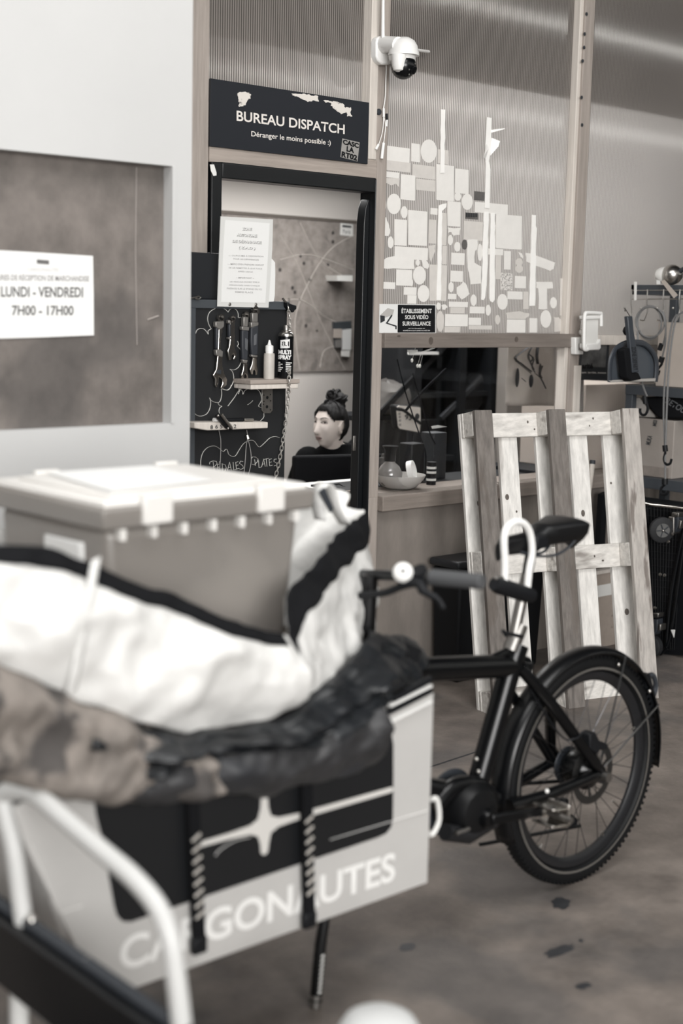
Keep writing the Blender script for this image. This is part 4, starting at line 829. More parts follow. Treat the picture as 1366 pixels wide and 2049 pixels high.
for u, m in ((0.0, pal_d), ((W_ - SK) / 2 - .01, pal_d), (W_ - SK, wood('pallet_spotted', (172, 166, 160), 2, var=.22, grain=60, dark=.7, dscale=22, dcut=.55, dcol=(92, 82, 76)))): pbox(u, u + SK, 0, H_, 0, .022).build('skid_board', m, pt, bevel=.003)
for v in (0, (H_ - .1) / 2, H_ - .1):
    for u in (0.0, (W_ - SK) / 2 - .01, W_ - SK): pbox(u, u + SK, v, v + .098, .022, .094).build('block', pal_x, pt, bevel=.004)
    pbox(-.002, W_ + .002, v, v + .098, .094, .112).build('cross_board', pal_x, pt, bevel=.003)
for u in (-.004, .168, .345, .51, .678): pbox(u, u + (.1 if u < 0 or u > .65 else .088), -.0 + .002, H_ - .002, .112, .132).build('deck_board', pal_m, pt, bevel=.003)

for u, v, dd, rx, ry in ((.06, .84, .111, .011, .014), (.19, .86, .111, .009, .012), (.55, .78, .111, .009, .014), (.72, .62, .111, .012, .016), (.23, .80, .111, .004, .005), (.735, .36, .111, .011, .014), (.70, .9, .111, .005, .005), (.3, 1.16, .0935, .004, .006), (.33, 1.13, .0935, .004, .004), (.62, 1.17, .0935, .004, .005), (.60, 1.14, .0935, .003, .004), (.58, .6, .0935, .004, .005), (.62, .58, .0935, .006, .004)):
    c = A0 + pdir * u + pu * v - pf * dd
    MB().prism([c + pdir * rx * math.cos(t) + pu * ry * math.sin(t) for t in [2 * PI * k / 14 for k in range(14)]], pf * .0006).build('knot', M('knot_dark', (92, 84, 78), .8, var=.3, scale=80), pt)

# ================================================================== CORNER BEHIND THE PALLET
def floorbox(name, label, cat, xa, xb, ya, yb, h, m, **k): return tag(MB().box(xa, xb, ya, yb, 0, h).build(name, m, bevel=.006, **k), label, cat)
YBn = 3.98
bx0, bx1 = P(914, 1250, Y=YBn).x, P(1086, 1250, Y=YBn).x
wb = thing('waste_bin', 'tall black lidded waste bin behind the pallet against the plywood', 'bin', ((bx0 + bx1) / 2, YBn + .08, 0))
zt = P(925, 1140, Y=YBn).z
MB().hexa([V(q) for q in ((bx0 + .02, YBn + .01, 0.0), (bx1 - .02, YBn + .01, 0), (bx1 - .02, YBn + .15, 0), (bx0 + .02, YBn + .15, 0), (bx0 + .008, YBn, zt), (bx1, YBn, zt), (bx1, YBn + .16, zt), (bx0 + .008, YBn + .16, zt))]).build('body', black, wb, bevel=.012)
MB().box(bx0 - .014, bx1 + .01, YBn - .012, YBn + .165, zt, zt + .035).build('lid', M('bin_lid', (30, 33, 38), .45), wb, bevel=.014, seg=3)
stx = thing('broom_handle', 'pale round wooden stick leaning behind the pallet', 'stick', P(1160, 1090, Y=3.97))
st_t = P(1185, 925, Y=4.06); st_b = P(1158, 1130, Y=4.0); st_b = st_b + (st_b - st_t) * (st_b.z / (st_t.z - st_b.z))
MB().cyl(st_b, st_t, .0135, 14, .0125).build('shaft', pale_z, stx)
MB().cyl(P(1184.6, 929, Y=4.059), P(1185.4, 921, Y=4.061), .0135, 14).build('end_cap', charcoal, stx)
fx0, fx1 = P(1160, 1250, Y=4.02).x, P(1232, 1250, Y=4.02).x
fb = thing('fibreboard', 'tan fibreboard panel with a white tape band standing behind the pallet', 'board', (fx0 + .1, 4.03, 0))
MB().box(fx0, fx1, 4.02, 4.04, 0, P(1200, 1148, Y=4.02).z).build('panel', M('fibre', (160, 147, 136), .8, var=.08, scale=30, dark=.6, dscale=40, dcut=.68), fb)
MB().box(fx0, fx1, 4.0185, 4.0195, P(1200, 1194, Y=4.02).z, P(1200, 1171, Y=4.02).z).build('tape_band', off_white, fb)
MB().box(fx0, fx1, 4.012, 4.044, P(1200, 1148, Y=4.02).z, P(1200, 1141, Y=4.02).z).build('top_edge', pale_z, fb)
tag(flatpoly('black_strap', ((1206, 990), (1216, 985), (1208, 1130), (1196, 1130)), 4.09, .03, black), 'black flat bar leaning behind the pallet by the fibreboard', 'bar')

# phone cradle bracket on the right post
def z7(x, y): return (1100 + x / 3.94, 500 + y / 3.94)
yph = YP - .1
hd = thing('phone_cradle', 'white plastic clamp cradle screwed to the right post at rail height', 'bracket', P(*z7(230, 825), Y=YP - .02))
p8 = lambda pts, y: [P(*z7(*p), Y=y) for p in pts]
MB().prism(p8(((200, 690), (272, 688), (268, 740), (230, 742), (228, 790), (266, 795), (264, 825), (202, 825)), YP - .045), (0, .03, 0)).build('mounting_plate', white_plastic, hd, bevel=.004)
MB().prism(p8(((280, 545), (382, 545), (380, 740), (272, 740)), yph), (0, .02, 0)).build('cradle_back', off_white, hd, bevel=.003)
MB().tube(smoothpts([P(*z7(*p), Y=yph - .01) for p in ((404, 600), (402, 510), (390, 500), (300, 495), (275, 510), (270, 600), (268, 760), (280, 788), (300, 782))], 4), .0085, 10).build('rim', white_plastic, hd)
MB().prism(p8(((282, 520), (400, 515), (402, 545), (286, 550)), yph - .012), (0, .04, 0)).build('upper_jaw', white_plastic, hd, bevel=.004)
MB().prism(p8(((285, 740), (378, 738), (400, 700), (404, 775), (390, 790), (300, 792), (285, 775)), yph - .012), (0, .04, 0)).build('lower_jaw', white_plastic, hd, bevel=.004)
MB().cyl(P(*z7(262, 650), Y=yph + .03), P(*z7(250, 650), Y=yph + .06), .014, 14).build('thumb_screw', white_plastic, hd)
MB().cyl(P(*z7(300, 660), Y=yph + .02), P(*z7(250, 760), Y=YP - .03), .012, 12).build('arm', white_plastic, hd)

# ================================================================== RACK AT THE RIGHT (its long face looks along -X)
XR = 5.5
def RK(px, py, off=0.0): return P(px, py, X=XR + off)
def zr(x, y): return (1240 + x / 10.84, 540 + y / 10.84)
def z9(x, y): return (1150 + x / 4.553, 900 + y / 4.553)
def rprism(pts, off, th, fn=z7): return MB().prism([RK(*fn(*p), off) for p in pts], (th, 0, 0))
rk_m = M('rack_steel', (60, 65, 71), .45)
ry1 = P(1251, 790, X=XR).y; ry0 = ry1 - 1.3
rk = thing('storage_rack', 'slate grey steel storage rack running along the right edge beside the pallet', 'rack', (XR + .17, (ry0 + ry1) / 2, 0))
zt_ = RK(1310, 570).z; zmid = RK(1310, 774).z
def rbar(x0, x1, y0, y1, z0, z1, nm): MB().box(x0, x1, y0, y1, z0, z1).build(nm, rk_m, rk, bevel=.002)
rbar(XR, XR + .035, ry1 - .04, ry1, 0, zmid, 'upright'); rbar(XR + .31, XR + .345, ry1 - .04, ry1, 0, zt_, 'upright')
rbar(XR, XR + .035, ry0, ry0 + .04, 0, zt_, 'upright'); rbar(XR + .31, XR + .345, ry0, ry0 + .04, 0, zt_, 'upright')
SHZ = []
for ya, yb_ in ((774, 793), (957, 979)):
    SHZ.append(RK(1310, ya).z); rbar(XR - .004, XR + .345, ry0, ry1, RK(1310, yb_).z, SHZ[-1], 'shelf')
rbar(XR, XR + .345, ry0, ry1, .08, .11, 'shelf')
ytr = RK(1262, 580).y
rbar(XR, XR + .03, ry0, ytr, RK(1310, 590).z, zt_, 'top_rail'); rbar(XR, XR + .345, ytr - .035, ytr, RK(1310, 590).z, zt_, 'end_rail')
# wire hook rail
hr = thing('hook_rail', 'chromed wire hook rail fixed to the top bar of the grey rack', 'hook rail', RK(1310, 640, -.012))
for y in (447, 636): MB().cyl(RK(*zr(250, y), -.012), RK(*zr(1700, y - 6), -.012), .0022, 8).build('rail_wire', steel, hr)
for x in (258, 600, 952, 1300, 1650):
    a, b = RK(*zr(x, 425), -.016), RK(*zr(x - 8, 900 if x > 300 else 950), -.03)
    MB().tube(smoothpts([a, a + (b - a) * .5 + V((-.004, 0, 0)), b, b + V((-.02, 0, -.04)), b + V((-.05, 0, -.04))]), .0032, 8).build('hook', steel, hr)
for x in (105, 450, 805, 1150): MB().ball(RK(*zr(x, 828), -.1), .0055, 10).build('hook_tip', steel, hr)
rprism(((302, 256), (358, 260), (346, 660), (302, 665)), -.018, .004, zr).build('white_clip', off_white, hr, bevel=.001)

# dustpan and brush
YDp = 3.76
dp = thing('dustpan', 'slate dustpan with pale lip hanging from the wire hooks', 'dustpan', P(*z7(650, 1050), Y=YDp))
prof = ((470, 1040), (472, 900), (490, 830), (530, 770), (600, 735), (680, 730), (745, 742), (800, 790), (835, 860), (840, 950), (832, 1040))
MB().prism(p8(prof, YDp + .02), (0, .006, 0)).build('pan', M('pan_slate', (66, 72, 79), .4), dp)
rim = MB(); rim.tube([P(*z7(p.x, p.y), Y=YDp + .008) for p in smoothpts([V((a, b, 0)) for a, b in prof], 3)], .008, 8, flat=1.6); rim.build('rim', M('pan_rim', (50, 55, 62), .4), dp)
MB().prism(p8(((468, 1030), (480, 1045), (830, 1038), (836, 1012), (660, 1018)), YDp), (0, .01, 0)).build('lip', M('pan_lip', (160, 156, 151), .5), dp, bevel=.002)
MB().tube(smoothpts([P(*z7(*p), Y=YDp + .03) for p in ((600, 735), (625, 700), (622, 640), (600, 612), (585, 640), (600, 665))], 4), .007, 8).build('handle', black, dp)
bs = thing('hand_brush', 'black hand brush with lettered grip hanging in front of the dustpan', 'brush', P(*z7(670, 1035), Y=YDp - .05))
MB().prism(p8(((612, 525), (652, 522), (662, 640), (680, 740), (692, 800), (702, 965), (652, 970), (640, 820), (628, 700)), YDp - .05), (0, .02, 0)).build('grip', M('brush_grip', (54, 59, 66), .4), bs, bevel=.004)
MB().prism(p8(((590, 790), (632, 770), (650, 965), (700, 968), (724, 1020), (640, 1036), (612, 1010)), YDp - .045), (0, .045, 0)).build('bristles', black_fabric, bs, bevel=.006)
text('lettering', 'ZONE DEPART', P(*z7(642, 765), Y=YDp - .051), P(*z7(658, 950), Y=YDp - .051), P(*z7(676, 762), Y=YDp - .051), M('embossed', (22, 24, 28), .5), bs, .02)
MB().tube([P(*z7(632, 528), Y=YDp - .04), RK(*zr(105, 828), -.1), RK(*zr(110, 900), -.06)], .002, 6).build('hanging_loop', black, bs)

# bungee cords
bg_m = M('bungee_grey', (112, 112, 112), .6, var=.2, scale=300)
def rtube(mb, pts, off, r, fn, k=6): mb.tube(smoothpts([RK(*fn(*p), off) for p in pts], k), r, 8)
bc = thing('coiled_bungee', 'coiled grey bungee cord hanging in a loop on the hooks', 'bungee cord', RK(*zr(650, 1580), -.1))
co = MB(); pts = []
for k in range(80):
    t = k / 79 * 2 * PI * 2.6 + 2.4; rx = 285 + 35 * math.sin(t * .37); ry = 310 + 70 * (k / 79)
    pts.append(RK(*zr(660 + rx * math.cos(t) - 20 * k / 79, 1120 + ry * math.sin(t) + 40 * k / 79), -.09 + .02 * k / 79))
co.tube(pts, .0042, 8); rtube(co, ((930, 900), (985, 1100), (985, 1400), (930, 1620)), -.08, .0042, zr); rtube(co, ((990, 1200), (985, 1550), (950, 1750), (915, 1900)), -.085, .0042, zr)
rtube(co, ((690, 640), (695, 740), (715, 900), (730, 1060), (765, 1155)), -.2, .0048, z7); co.build('cord', bg_m, bc)
def hook(pts, off, parent, fn=z7, r=.006):
    m = MB(); rtube(m, pts, off, r, fn, 5); m.build('hook', black, parent)
def ferrule(p, q, off, r, parent): MB().cyl(RK(*z7(*p), off), RK(*z7(*q), off), r, 12).build('ferrule', black, parent)
hook(((745, 1160), (760, 1200), (770, 1250), (755, 1295), (725, 1300), (710, 1275), (712, 1250)), -.2, bc); ferrule((745, 1150), (752, 1215), -.2, .011, bc)
hook(((872, 870), (880, 900), (850, 940), (830, 985), (850, 985), (862, 950)), -.085, bc); ferrule((885, 845), (872, 885), -.085, .013, bc); ferrule((880, 740), (862, 790), -.08, .011, bc)
lb = thing('long_bungee', 'long doubled grey bungee cord hanging straight down with black hooks', 'bungee cord', RK(*z7(905, 1930), -.12))
lo = MB()
rtube(lo, ((1000, 510), (965, 570), (940, 700), (915, 900), (900, 1100), (895, 1300), (900, 1420), (905, 1540)), -.12, .0046, z7)
rtube(lo, ((1050, 490), (1005, 520), (980, 600), (955, 750), (935, 950), (922, 1200), (915, 1400), (908, 1600), (908, 1830)), -.125, .0046, z7)
lo.build('cord', bg_m, lb)
hook(((905, 1560), (908, 1600), (898, 1650), (915, 1690), (945, 1685), (958, 1650)), -.125, lb); ferrule((905, 1540), (910, 1590), -.125, .012, lb)
hook(((905, 1850), (880, 1875), (870, 1910), (890, 1930), (920, 1925), (934, 1900)), -.125, lb); ferrule((905, 1805), (905, 1850), -.125, .014, lb)
# lamp head and tag on top of the rack
c = RK(*zr(1120, 160), .015); c.z = max(c.z, zt_ + .046)
hl = thing('clip_lamp', 'bright metal lamp head with dark arm lying on top of the rack', 'lamp', V((c.x, c.y, zt_)))
MB().ball(c, (.05, .05, .046), 20).build('lamp_head', steel, hl)
MB().lathe(c + V((-.02, .05, 0)), (-.3, 1, .1), [(.038, -.02), (.034, 0), (.02, .018)], 18).build('collar', off_white, hl)
MB().tube(smoothpts([c + V(q) for q in ((0, -.03, .01), (0, -.08, .03), (.02, -.16, .04), (.03, -.28, .04))]), .011, 10).build('arm', charcoal, hl)
tgp = thing('parcel_tag', 'brownish paper tag strip hanging slanted over the rack top bar', 'tag', RK(*zr(1160, 615), -.03))
rprism(((885, 245), (960, 215), (1250, 545), (1165, 618)), -.03, .002, zr).build('strip', cardboard, tgp, smooth=False)
rprism(((790, 215), (870, 235), (870, 310), (790, 312)), -.026, .002, zr).build('white_end', paper, tgp, smooth=False)

# boxes on the rack shelves
zS1, zS2 = SHZ
def rbox(pxl, pxr, off, z0, z1, nm, m, par, dx=.24): return MB().box(XR + off, XR + off + dx, RK(pxr, 800, off).y, RK(pxl, 800, off).y, z0, z1).build(nm, m, par, bevel=.004)
yb1 = RK(1314, 700, .03).y
b1 = thing('cardboard_carton', 'light cardboard carton on the upper shelf of the grey rack', 'box', (XR + .15, yb1 - .2, zS1 + .001))
MB().box(XR + .03, XR + .28, yb1 - .45, yb1, zS1 + .001, RK(1340, 645, .03).z).build('carton', cardboard, b1, bevel=.004)
MB().box(XR + .0295, XR + .0305, yb1 - .24, yb1 - .19, zS1 + .01, RK(1340, 650, .03).z).build('packing_tape', MATS['packing_tape'], b1)
zt = RK(1300, 838, .03).z
b2 = thing('cardboard_carton', 'cardboard carton printed with slanted letters on the lower rack shelf', 'box', (XR + .15, RK(1310, 800).y, zS2 + .001))
rbox(1264, 1352, .03, zS2 + .001, zt, 'carton', M('carton_grey', (150, 142, 135), .8, var=.08, scale=5), b2)
MB().box(XR + .029, XR + .0302, RK(1340, 900, .03).y, RK(1275, 900, .03).y, zS2 + .004, zS2 + .05).build('torn_patch', M('torn_card', (128, 119, 112), .9, var=.2, scale=14), b2)
text('lettering', 'MUKA', RK(*z7(790, 1542), .028), RK(*z7(808, 1470), .028), RK(*z7(752, 1530), .028), M('carton_print', (58, 60, 63), .8), b2, .03)
text('lettering', 'M03', RK(*z7(838, 1392), .028), RK(*z7(846, 1345), .028), RK(*z7(806, 1385), .028), MATS['carton_print'], b2, .03)
bgd = thing('courier_bag', 'flat black bag with grey lettering on the printed carton under the upper shelf', 'bag', (XR + .12, RK(1340, 800).y, zt + .001))
yz = lambda x, y, o=.03: RK(*z7(x, y), o)
q_ = [yz(*p) for p in ((715, 1160), (1200, 1170), (1200, 1335), (850, 1325), (770, 1225))]
for p in q_: p.z = min(max(p.z, zt + .002), zS1 - .03)
MB().prism(q_, (.2, 0, 0)).build('bag_body', black_fabric, bgd, bevel=.008)
text('lettering', 'RETOUR', yz(905, 1205, .028), yz(1080, 1310, .028), yz(935, 1165, .028), M('bag_print', (96, 98, 101), .8), bgd, .02)
q_ = [yz(*p, .05) for p in ((660, 1165), (700, 1165), (745, 1225), (822, 1300), (822, 1322), (660, 1322))]
for p in q_: p.z = min(max(p.z, zt + .002), zS1 - .03)
tag(MB().prism(q_, (.15, 0, 0)).build('paper_parcel', M('parcel_grey', (160, 155, 150), .8), bevel=.004), 'pale paper parcel wedged left of the black lettered bag on the rack', 'parcel')

# folded wire trolley on casters standing on edge, leaning on the rack
XT = XR - .09
ft = thing('folding_trolley', 'black folded wire trolley with caster wheels standing on edge against the rack', 'trolley', P(1310, 1315, X=XT) * V((1, 1, 0)))
def TP(x, y, off=0.0): return P(*z9(x, y), X=XT + off)
tb = MB(); tb.tube(smoothpts([TP(*p) for p in ((560, 470), (700, 502), (830, 515), (1100, 548))]), .006, 10); tb.build('top_bar', chrome, ft)
for pts in (((985, 900), (930, 1300), (880, 1640), (840, 1790)), ((1010, 620), (880, 1300), (830, 1800)), ((600, 480), (650, 1300), (690, 1850)), ((690, 1850), (760, 1870), (840, 1800))):
    m = MB(); m.tube(smoothpts([TP(*p, .01) for p in pts]), .008, 10); m.build('frame_tube', black_gloss, ft)
ms_ = MB(); PT = lambda x, y: P(x, y, X=XT + .03)
for k in range(16):
    t = k / 15; ms_.tube([PT(1268 + 100 * t, 1000 + 12 * t), PT(1288 + 60 * t, 1300)], .0016, 5)
for k in range(22):
    t = k / 21; ms_.tube([PT(1268 + 20 * t, 1000 + 300 * t), PT(1372 - 26 * t, 1014 + 288 * t)], .0016, 5)
ms_.build('wire_mesh', black, ft)
MB().prism([P(*p, X=XT + .04) for p in ((1266, 992), (1420, 1012), (1370, 1312), (1286, 1305))], (.015, 0, 0)).build('deck_panel', black, ft)
def caster(cx, cy, s, ax):
    c = TP(cx, cy, -.08); ax = V(ax).normalized()
    w_ = MB().lathe(c - ax * .012, ax, [(.05 * s, 0), (.058 * s, .004), (.058 * s, .02), (.05 * s, .024)], 26).build('caster_wheel', rubber, ft)
    MB().lathe(c - ax * .015, ax, [(.032 * s, -.001), (.032 * s, .031), (.026 * s, .033)], 24).build('wheel_rim', M('rim_grey', (84, 84, 83), .5), w_)
    for k in range(5):
        a = 2 * PI * k / 5; u = ax.orthogonal().normalized(); v = ax.cross(u); d = u * math.cos(a) + v * math.sin(a)
        MB().tube([c - ax * .0165 + d * .008, c - ax * .0165 + d * .03 * s], .003, 5).build('rim_spoke', charcoal, w_)
    MB().ball(c - ax * .018, .007, 10).build('axle_nut', steel, w_)
caster(790, 730, 1.0, (.55, .8, .05)); caster(655, 1590, .8, (.9, -.2, .05))
def tprism(pts, nm, m, off=-.05, th=.045): MB().prism([TP(*p, off) for p in pts], (th, 0, 0)).build(nm, m, ft, bevel=.003)
tprism(((880, 570), (945, 575), (940, 615), (875, 610)), 'caster_plate', dull_steel); tprism(((850, 610), (900, 612), (900, 760), (845, 780), (840, 700)), 'caster_fork', dull_steel); tprism(((905, 612), (940, 615), (940, 690), (908, 755)), 'caster_fork', charcoal); tprism(((945, 640), (968, 645), (955, 720), (938, 720)), 'brake_tab', dull_steel)
tprism(((690, 1490), (760, 1490), (755, 1530), (690, 1530)), 'caster_plate', dull_steel); tprism(((690, 1550), (750, 1545), (748, 1640), (715, 1690), (690, 1680)), 'caster_fork', charcoal); tprism(((755, 1590), (780, 1590), (775, 1650), (750, 1650)), 'brake_tab', dull_steel)
for x, y in ((918, 588), (888, 768), (852, 835), (818, 1142), (778, 1135), (705, 1695), (730, 1440)): MB().lathe(TP(x, y, -.055), (-1, 0, 0), [(.008, 0), (.007, .004), (.003, .006)], 10).build('bolt', steel, ft)
c_ = TP(750, 1850, 0); c_.z = .05
MB().lathe(c_ + V((-.06, 0, 0)), (1, 0, 0), [(.045, 0), (.05, .004), (.05, .03), (.045, .034)], 24).build('caster_wheel', rubber, ft)
tprism(((870, 1640), (910, 1640), (900, 1715)), 'white_tag', paper, -.012, .003)
# ================================================================== CARGO BIKE
YB = 2.345
bike_m = M('frame_black', (5, 6, 8), .3, spec=.3, coat=.1)
bk = thing('cargo_bike', 'black cargo bike with a pale printed cargo box, nose to the left', 'bicycle', (2.6, YB, 0))
def B(x, y, dy=0): return P(x, y, Y=YB + dy)
# rear wheel
WC = V((3.037, YB, .322)); WR = .322
yv = V((0, 1, 0))
wh = MB(); tr = .024
wh.lathe(WC, yv, [(WR - tr + tr * math.cos(a), tr * math.sin(a)) for a in [2 * PI * k / 14 for k in range(14)]], 72, True)
kn = wh
for k in range(110):
    a = 2 * PI * k / 110
    for s in (-1, 1):
        d = V((math.cos(a), 0, math.sin(a))); t = V((-math.sin(a), 0, math.cos(a))); kn.obox(WC + d * (WR - .007) + yv * s * .016, (.008, .008, .009), (t, yv, d))
whl = wh.build('rear_wheel', M('tyre_black', (12, 13, 15), .6, spec=.25), bk)
MB().lathe(WC, yv, [(WR - .040, -.0235), (WR - .037, -.0245), (WR - .034, -.0235), (WR - .037, -.022)], 72, True).build('reflective_stripe', M('reflex', (92, 89, 85), .4), whl)
MB().lathe(WC, yv, [(WR - .048, -.013), (WR - .048, .013), (WR - .062, .013), (WR - .074, .004), (WR - .074, -.004), (WR - .062, -.013)], 72, True).build('rim', M('rim_black', (24, 25, 28), .35), whl)
MB().lathe(WC - yv * .06, yv, [(.012, -.01), (.016, 0), (.03, .01), (.045, .02), (.052, .03), (.052, .075), (.045, .09), (.02, .105), (.012, .12)], 28).build('hub', bike_m, whl)
spk = M('spoke_steel', (70, 70, 72), .3, metal=.8)
for k in range(32):
    a = 2 * PI * k / 32; s = 1 if k % 2 else -1; off = (.42 if (k // 2) % 2 else -.42)
    h = WC + V((math.cos(a + off), 0, math.sin(a + off))) * .048 + yv * s * .028; e = WC + V((math.cos(a), 0, math.sin(a))) * (WR - .07)
    MB().cyl(h, e, .0011, 5).build('spoke', spk, whl)
for a in (.3, 1.9, 4.0, 5.2): MB().cyl(WC + V((math.cos(a), 0, math.sin(a))) * (WR - .085) - yv * .002, WC + V((math.cos(a), 0, math.sin(a))) * (WR - .06) - yv * .002, .003, 8).build('spoke_nipple', steel, whl)
va = WC + V((math.cos(5.6), 0, math.sin(5.6))) * (WR - .08); MB().cyl(va, va + (WC - va).normalized() * .04, .003, 8).build('valve', steel, whl)
MB().lathe(WC - yv * .045, yv, [(.086, 0), (.088, .001), (.086, .002), (.066, .002), (.066, 0)], 48, True).build('brake_disc', M('disc_steel', (82, 82, 82), .35, metal=.9), whl)
for k in range(6):
    a = 2 * PI * k / 6; MB().beam(WC - yv * .044 + V((math.cos(a), 0, math.sin(a))) * .03, WC - yv * .044 + V((math.cos(a + .4), 0, math.sin(a + .4))) * .068, .008, .002).build('disc_arm', M('disc_steel2', (70, 70, 72), .4, metal=.9), whl)
# mudguard
fg = MB(); rows = []
for k in range(49):
    a = -.05 + (PI * 1.17 + .05) * k / 48 - .12; row = []
    for j in range(9):
        t = (j / 8 - .5) * PI * .95; row.append(WC + V((math.cos(a), 0, math.sin(a))) * (WR + .002 + .018 * math.cos(t)) + yv * .033 * math.sin(t))
    rows.append(row)
fg.grid(rows); fg.build('mudguard', M('guard_black', (10, 11, 13), .3, spec=.4), bk, solid=.003)
MB().prism([B(1290, 1350, -.02), B(1300, 1348, -.02), B(1312, 1395, -.02), B(1321, 1428, -.02), B(1304, 1426, -.02), B(1290, 1395, -.02)], (0, .04, 0)).build('mud_flap', black, bk)
MB().cyl(WC - yv * .062, WC + V((math.cos(.42), 0, math.sin(.42))) * (WR + .012) - yv * .034, .0028, 6).build('guard_stay', M('stay_wire', (90, 90, 90), .3, metal=.8), bk)
MB().cyl(WC - yv * .062, WC + V((math.cos(1.15), 0, math.sin(1.15))) * (WR + .012) - yv * .034, .0028, 6).build('guard_stay', MATS['stay_wire'], bk)
MB().ball(B(1237, 1330, -.035), .006, 10).build('stay_bolt', steel, bk); MB().ball(B(1299, 1383, -.035), .006, 10).build('stay_bolt', steel, bk)
MB().tube(smoothpts([B(1296, 1352, -.01), B(1306, 1352, -.01), B(1312, 1372, -.01), B(1306, 1392, -.01)]), .008, 8).build('rear_light', charcoal, bk)
# frame
MB().tube([B(730, 1345), B(1000, 1333), B(1052, 1333)], [.031, .031, .026], 16).build('main_tube', bike_m, bk)
MB().tube(smoothpts([B(985, 1318), B(1010, 1306), B(1024, 1296)]), [.012] * 12 + [.022], 10).build('gusset', bike_m, bk)
MB().tube([B(1036, 1290), B(1018, 1345), B(958, 1560)], .029, 16).build('seat_tube', bike_m, bk)
MB().cyl(B(1021, 1302), B(1040, 1250), .0215, 14).build('seat_collar', dull_steel, bk)
for a, b in (((1008, 1266), (1044, 1274)), ((1006, 1262), (1012, 1272))): MB().cyl(B(*a, -.02), B(*b, -.02), .005, 8).build('clamp_bolt', black, bk)
for s in (-1, 1):
    MB().tube([B(1040, 1335, s * .02), B(1100, 1405, s * .05), V((3.0, YB + s * .075, .365)), V((3.037, YB + s * .075, .335))], [.017, .017, .015, .012], 12).build('seat_stay', bike_m, bk)
    MB().tube([V((2.70, YB + s * .04, .30)), V((2.82, YB + s * .055, .305)), V((2.98, YB + s * .072, .325)), V((3.037, YB + s * .072, .33))], [.02, .017, .014, .012], 12).build('chain_stay', bike_m, bk)
MB().tube([B(1012, 1370, .03), B(1060, 1450, .05), B(1108, 1528, .07)], .014, 10).build('inner_stay', bike_m, bk)
MB().ball(B(1094, 1583, -.09), .006, 10).build('stay_bolt', off_white, bk)
for x, y in ((953, 1519), (957, 1544)): MB().ball(B(x, y, -.028), .006, 10).build('frame_bolt', steel, bk)
# motor and crank
mc = B(935, 1618, -.02)
MB().lathe(mc - yv * .055, yv, [(.03, 0), (.06, .008), (.074, .03), (.076, .1), (.06, .12), (.03, .125)], 28).build('motor', M('motor_black', (9, 10, 12), .45, spec=.3), bk)
mm = MB(); mm.tube(smoothpts([B(870, 1615, -.02), B(905, 1575, -.02), B(955, 1570, -.02), B(985, 1600, -.02)]), .022, 12); mm.build('motor_cover', bike_m, bk)
MB().tube([B(890, 1665, -.05), B(935, 1672, -.05), B(985, 1640, -.05)], .022, 12).build('motor_shell', M('motor_shell', (20, 21, 24), .5), bk)
MB().tube([B(912, 1668, -.085), B(938, 1658, -.085)], .005, 8).build('motor_badge', dull_steel, bk)
bb = B(976, 1638, -.08)
MB().lathe(bb, -yv, [(.024, -.03), (.026, 0), (.02, .012)], 18).build('crank_boss', bike_m, bk)
pe = B(1088, 1622, -.12)
MB().beam(bb - yv * .01, pe, .026, .014).build('crank_arm', bike_m, bk, bevel=.005)
MB().lathe(mc + yv * .06, yv, [(.085, 0), (.088, .002), (.085, .004), (.06, .004), (.06, 0)], 40, True).build('chainring', charcoal, bk)
pd = MB().cyl(pe, pe - yv * .09, .008, 10).build('pedal', dull_steel, bk)
for dz in (-.022, .022): MB().beam(pe - yv * .02 + V((-.03, 0, dz)), pe - yv * .02 + V((.035, 0, dz - .012)), .008, .07).build('pedal_cage', chrome, pd, bevel=.003)
MB().beam(pe - yv * .02 + V((.035, 0, .022)), pe - yv * .02 + V((.04, 0, -.034)), .008, .07).build('pedal_cage', chrome, pd, bevel=.003)
MB().lathe(pe + yv * .004, -yv, [(.015, 0), (.013, .012)], 14).build('pedal_axle', steel, pd)
cn = MB()
for a, b in ((B(960, 1690, .06), B(1160, 1652, .06)), (B(950, 1575, .06), B(1160, 1560, .06))): cn.tube([a, b], .0055, 6)
cn.build('drive_chain', M('chain_dark', (34, 35, 37), .4, metal=.7), bk)
MB().lathe(WC + yv * .045, yv, [(.05, 0), (.052, .003), (.05, .006)], 30).build('sprocket', charcoal, bk)
MB().prism([B(x, y, .05) for x, y in ((1118, 1600), (1138, 1598), (1140, 1625), (1158, 1640), (1155, 1652), (1140, 1660), (1128, 1652), (1124, 1630))], (0, .02, 0)).build('derailleur', black, bk, bevel=.004)
MB().prism([B(x, y, -.075) for x, y in ((1180, 1470), (1192, 1465), (1200, 1482), (1218, 1490), (1214, 1502), (1202, 1500), (1196, 1510), (1180, 1500))], (0, .035, 0)).build('brake_caliper', black, bk, bevel=.004)
MB().tube(smoothpts([B(1186, 1468, -.08), B(1170, 1462, -.08), B(1150, 1478, -.08), B(1120, 1470, -.06), B(1060, 1380, -.04)]), .0026, 6).build('brake_hose', black, bk)
MB().cyl(WC - yv * .1, WC - yv * .07, .014, 12).build('axle_end', dull_steel, bk)
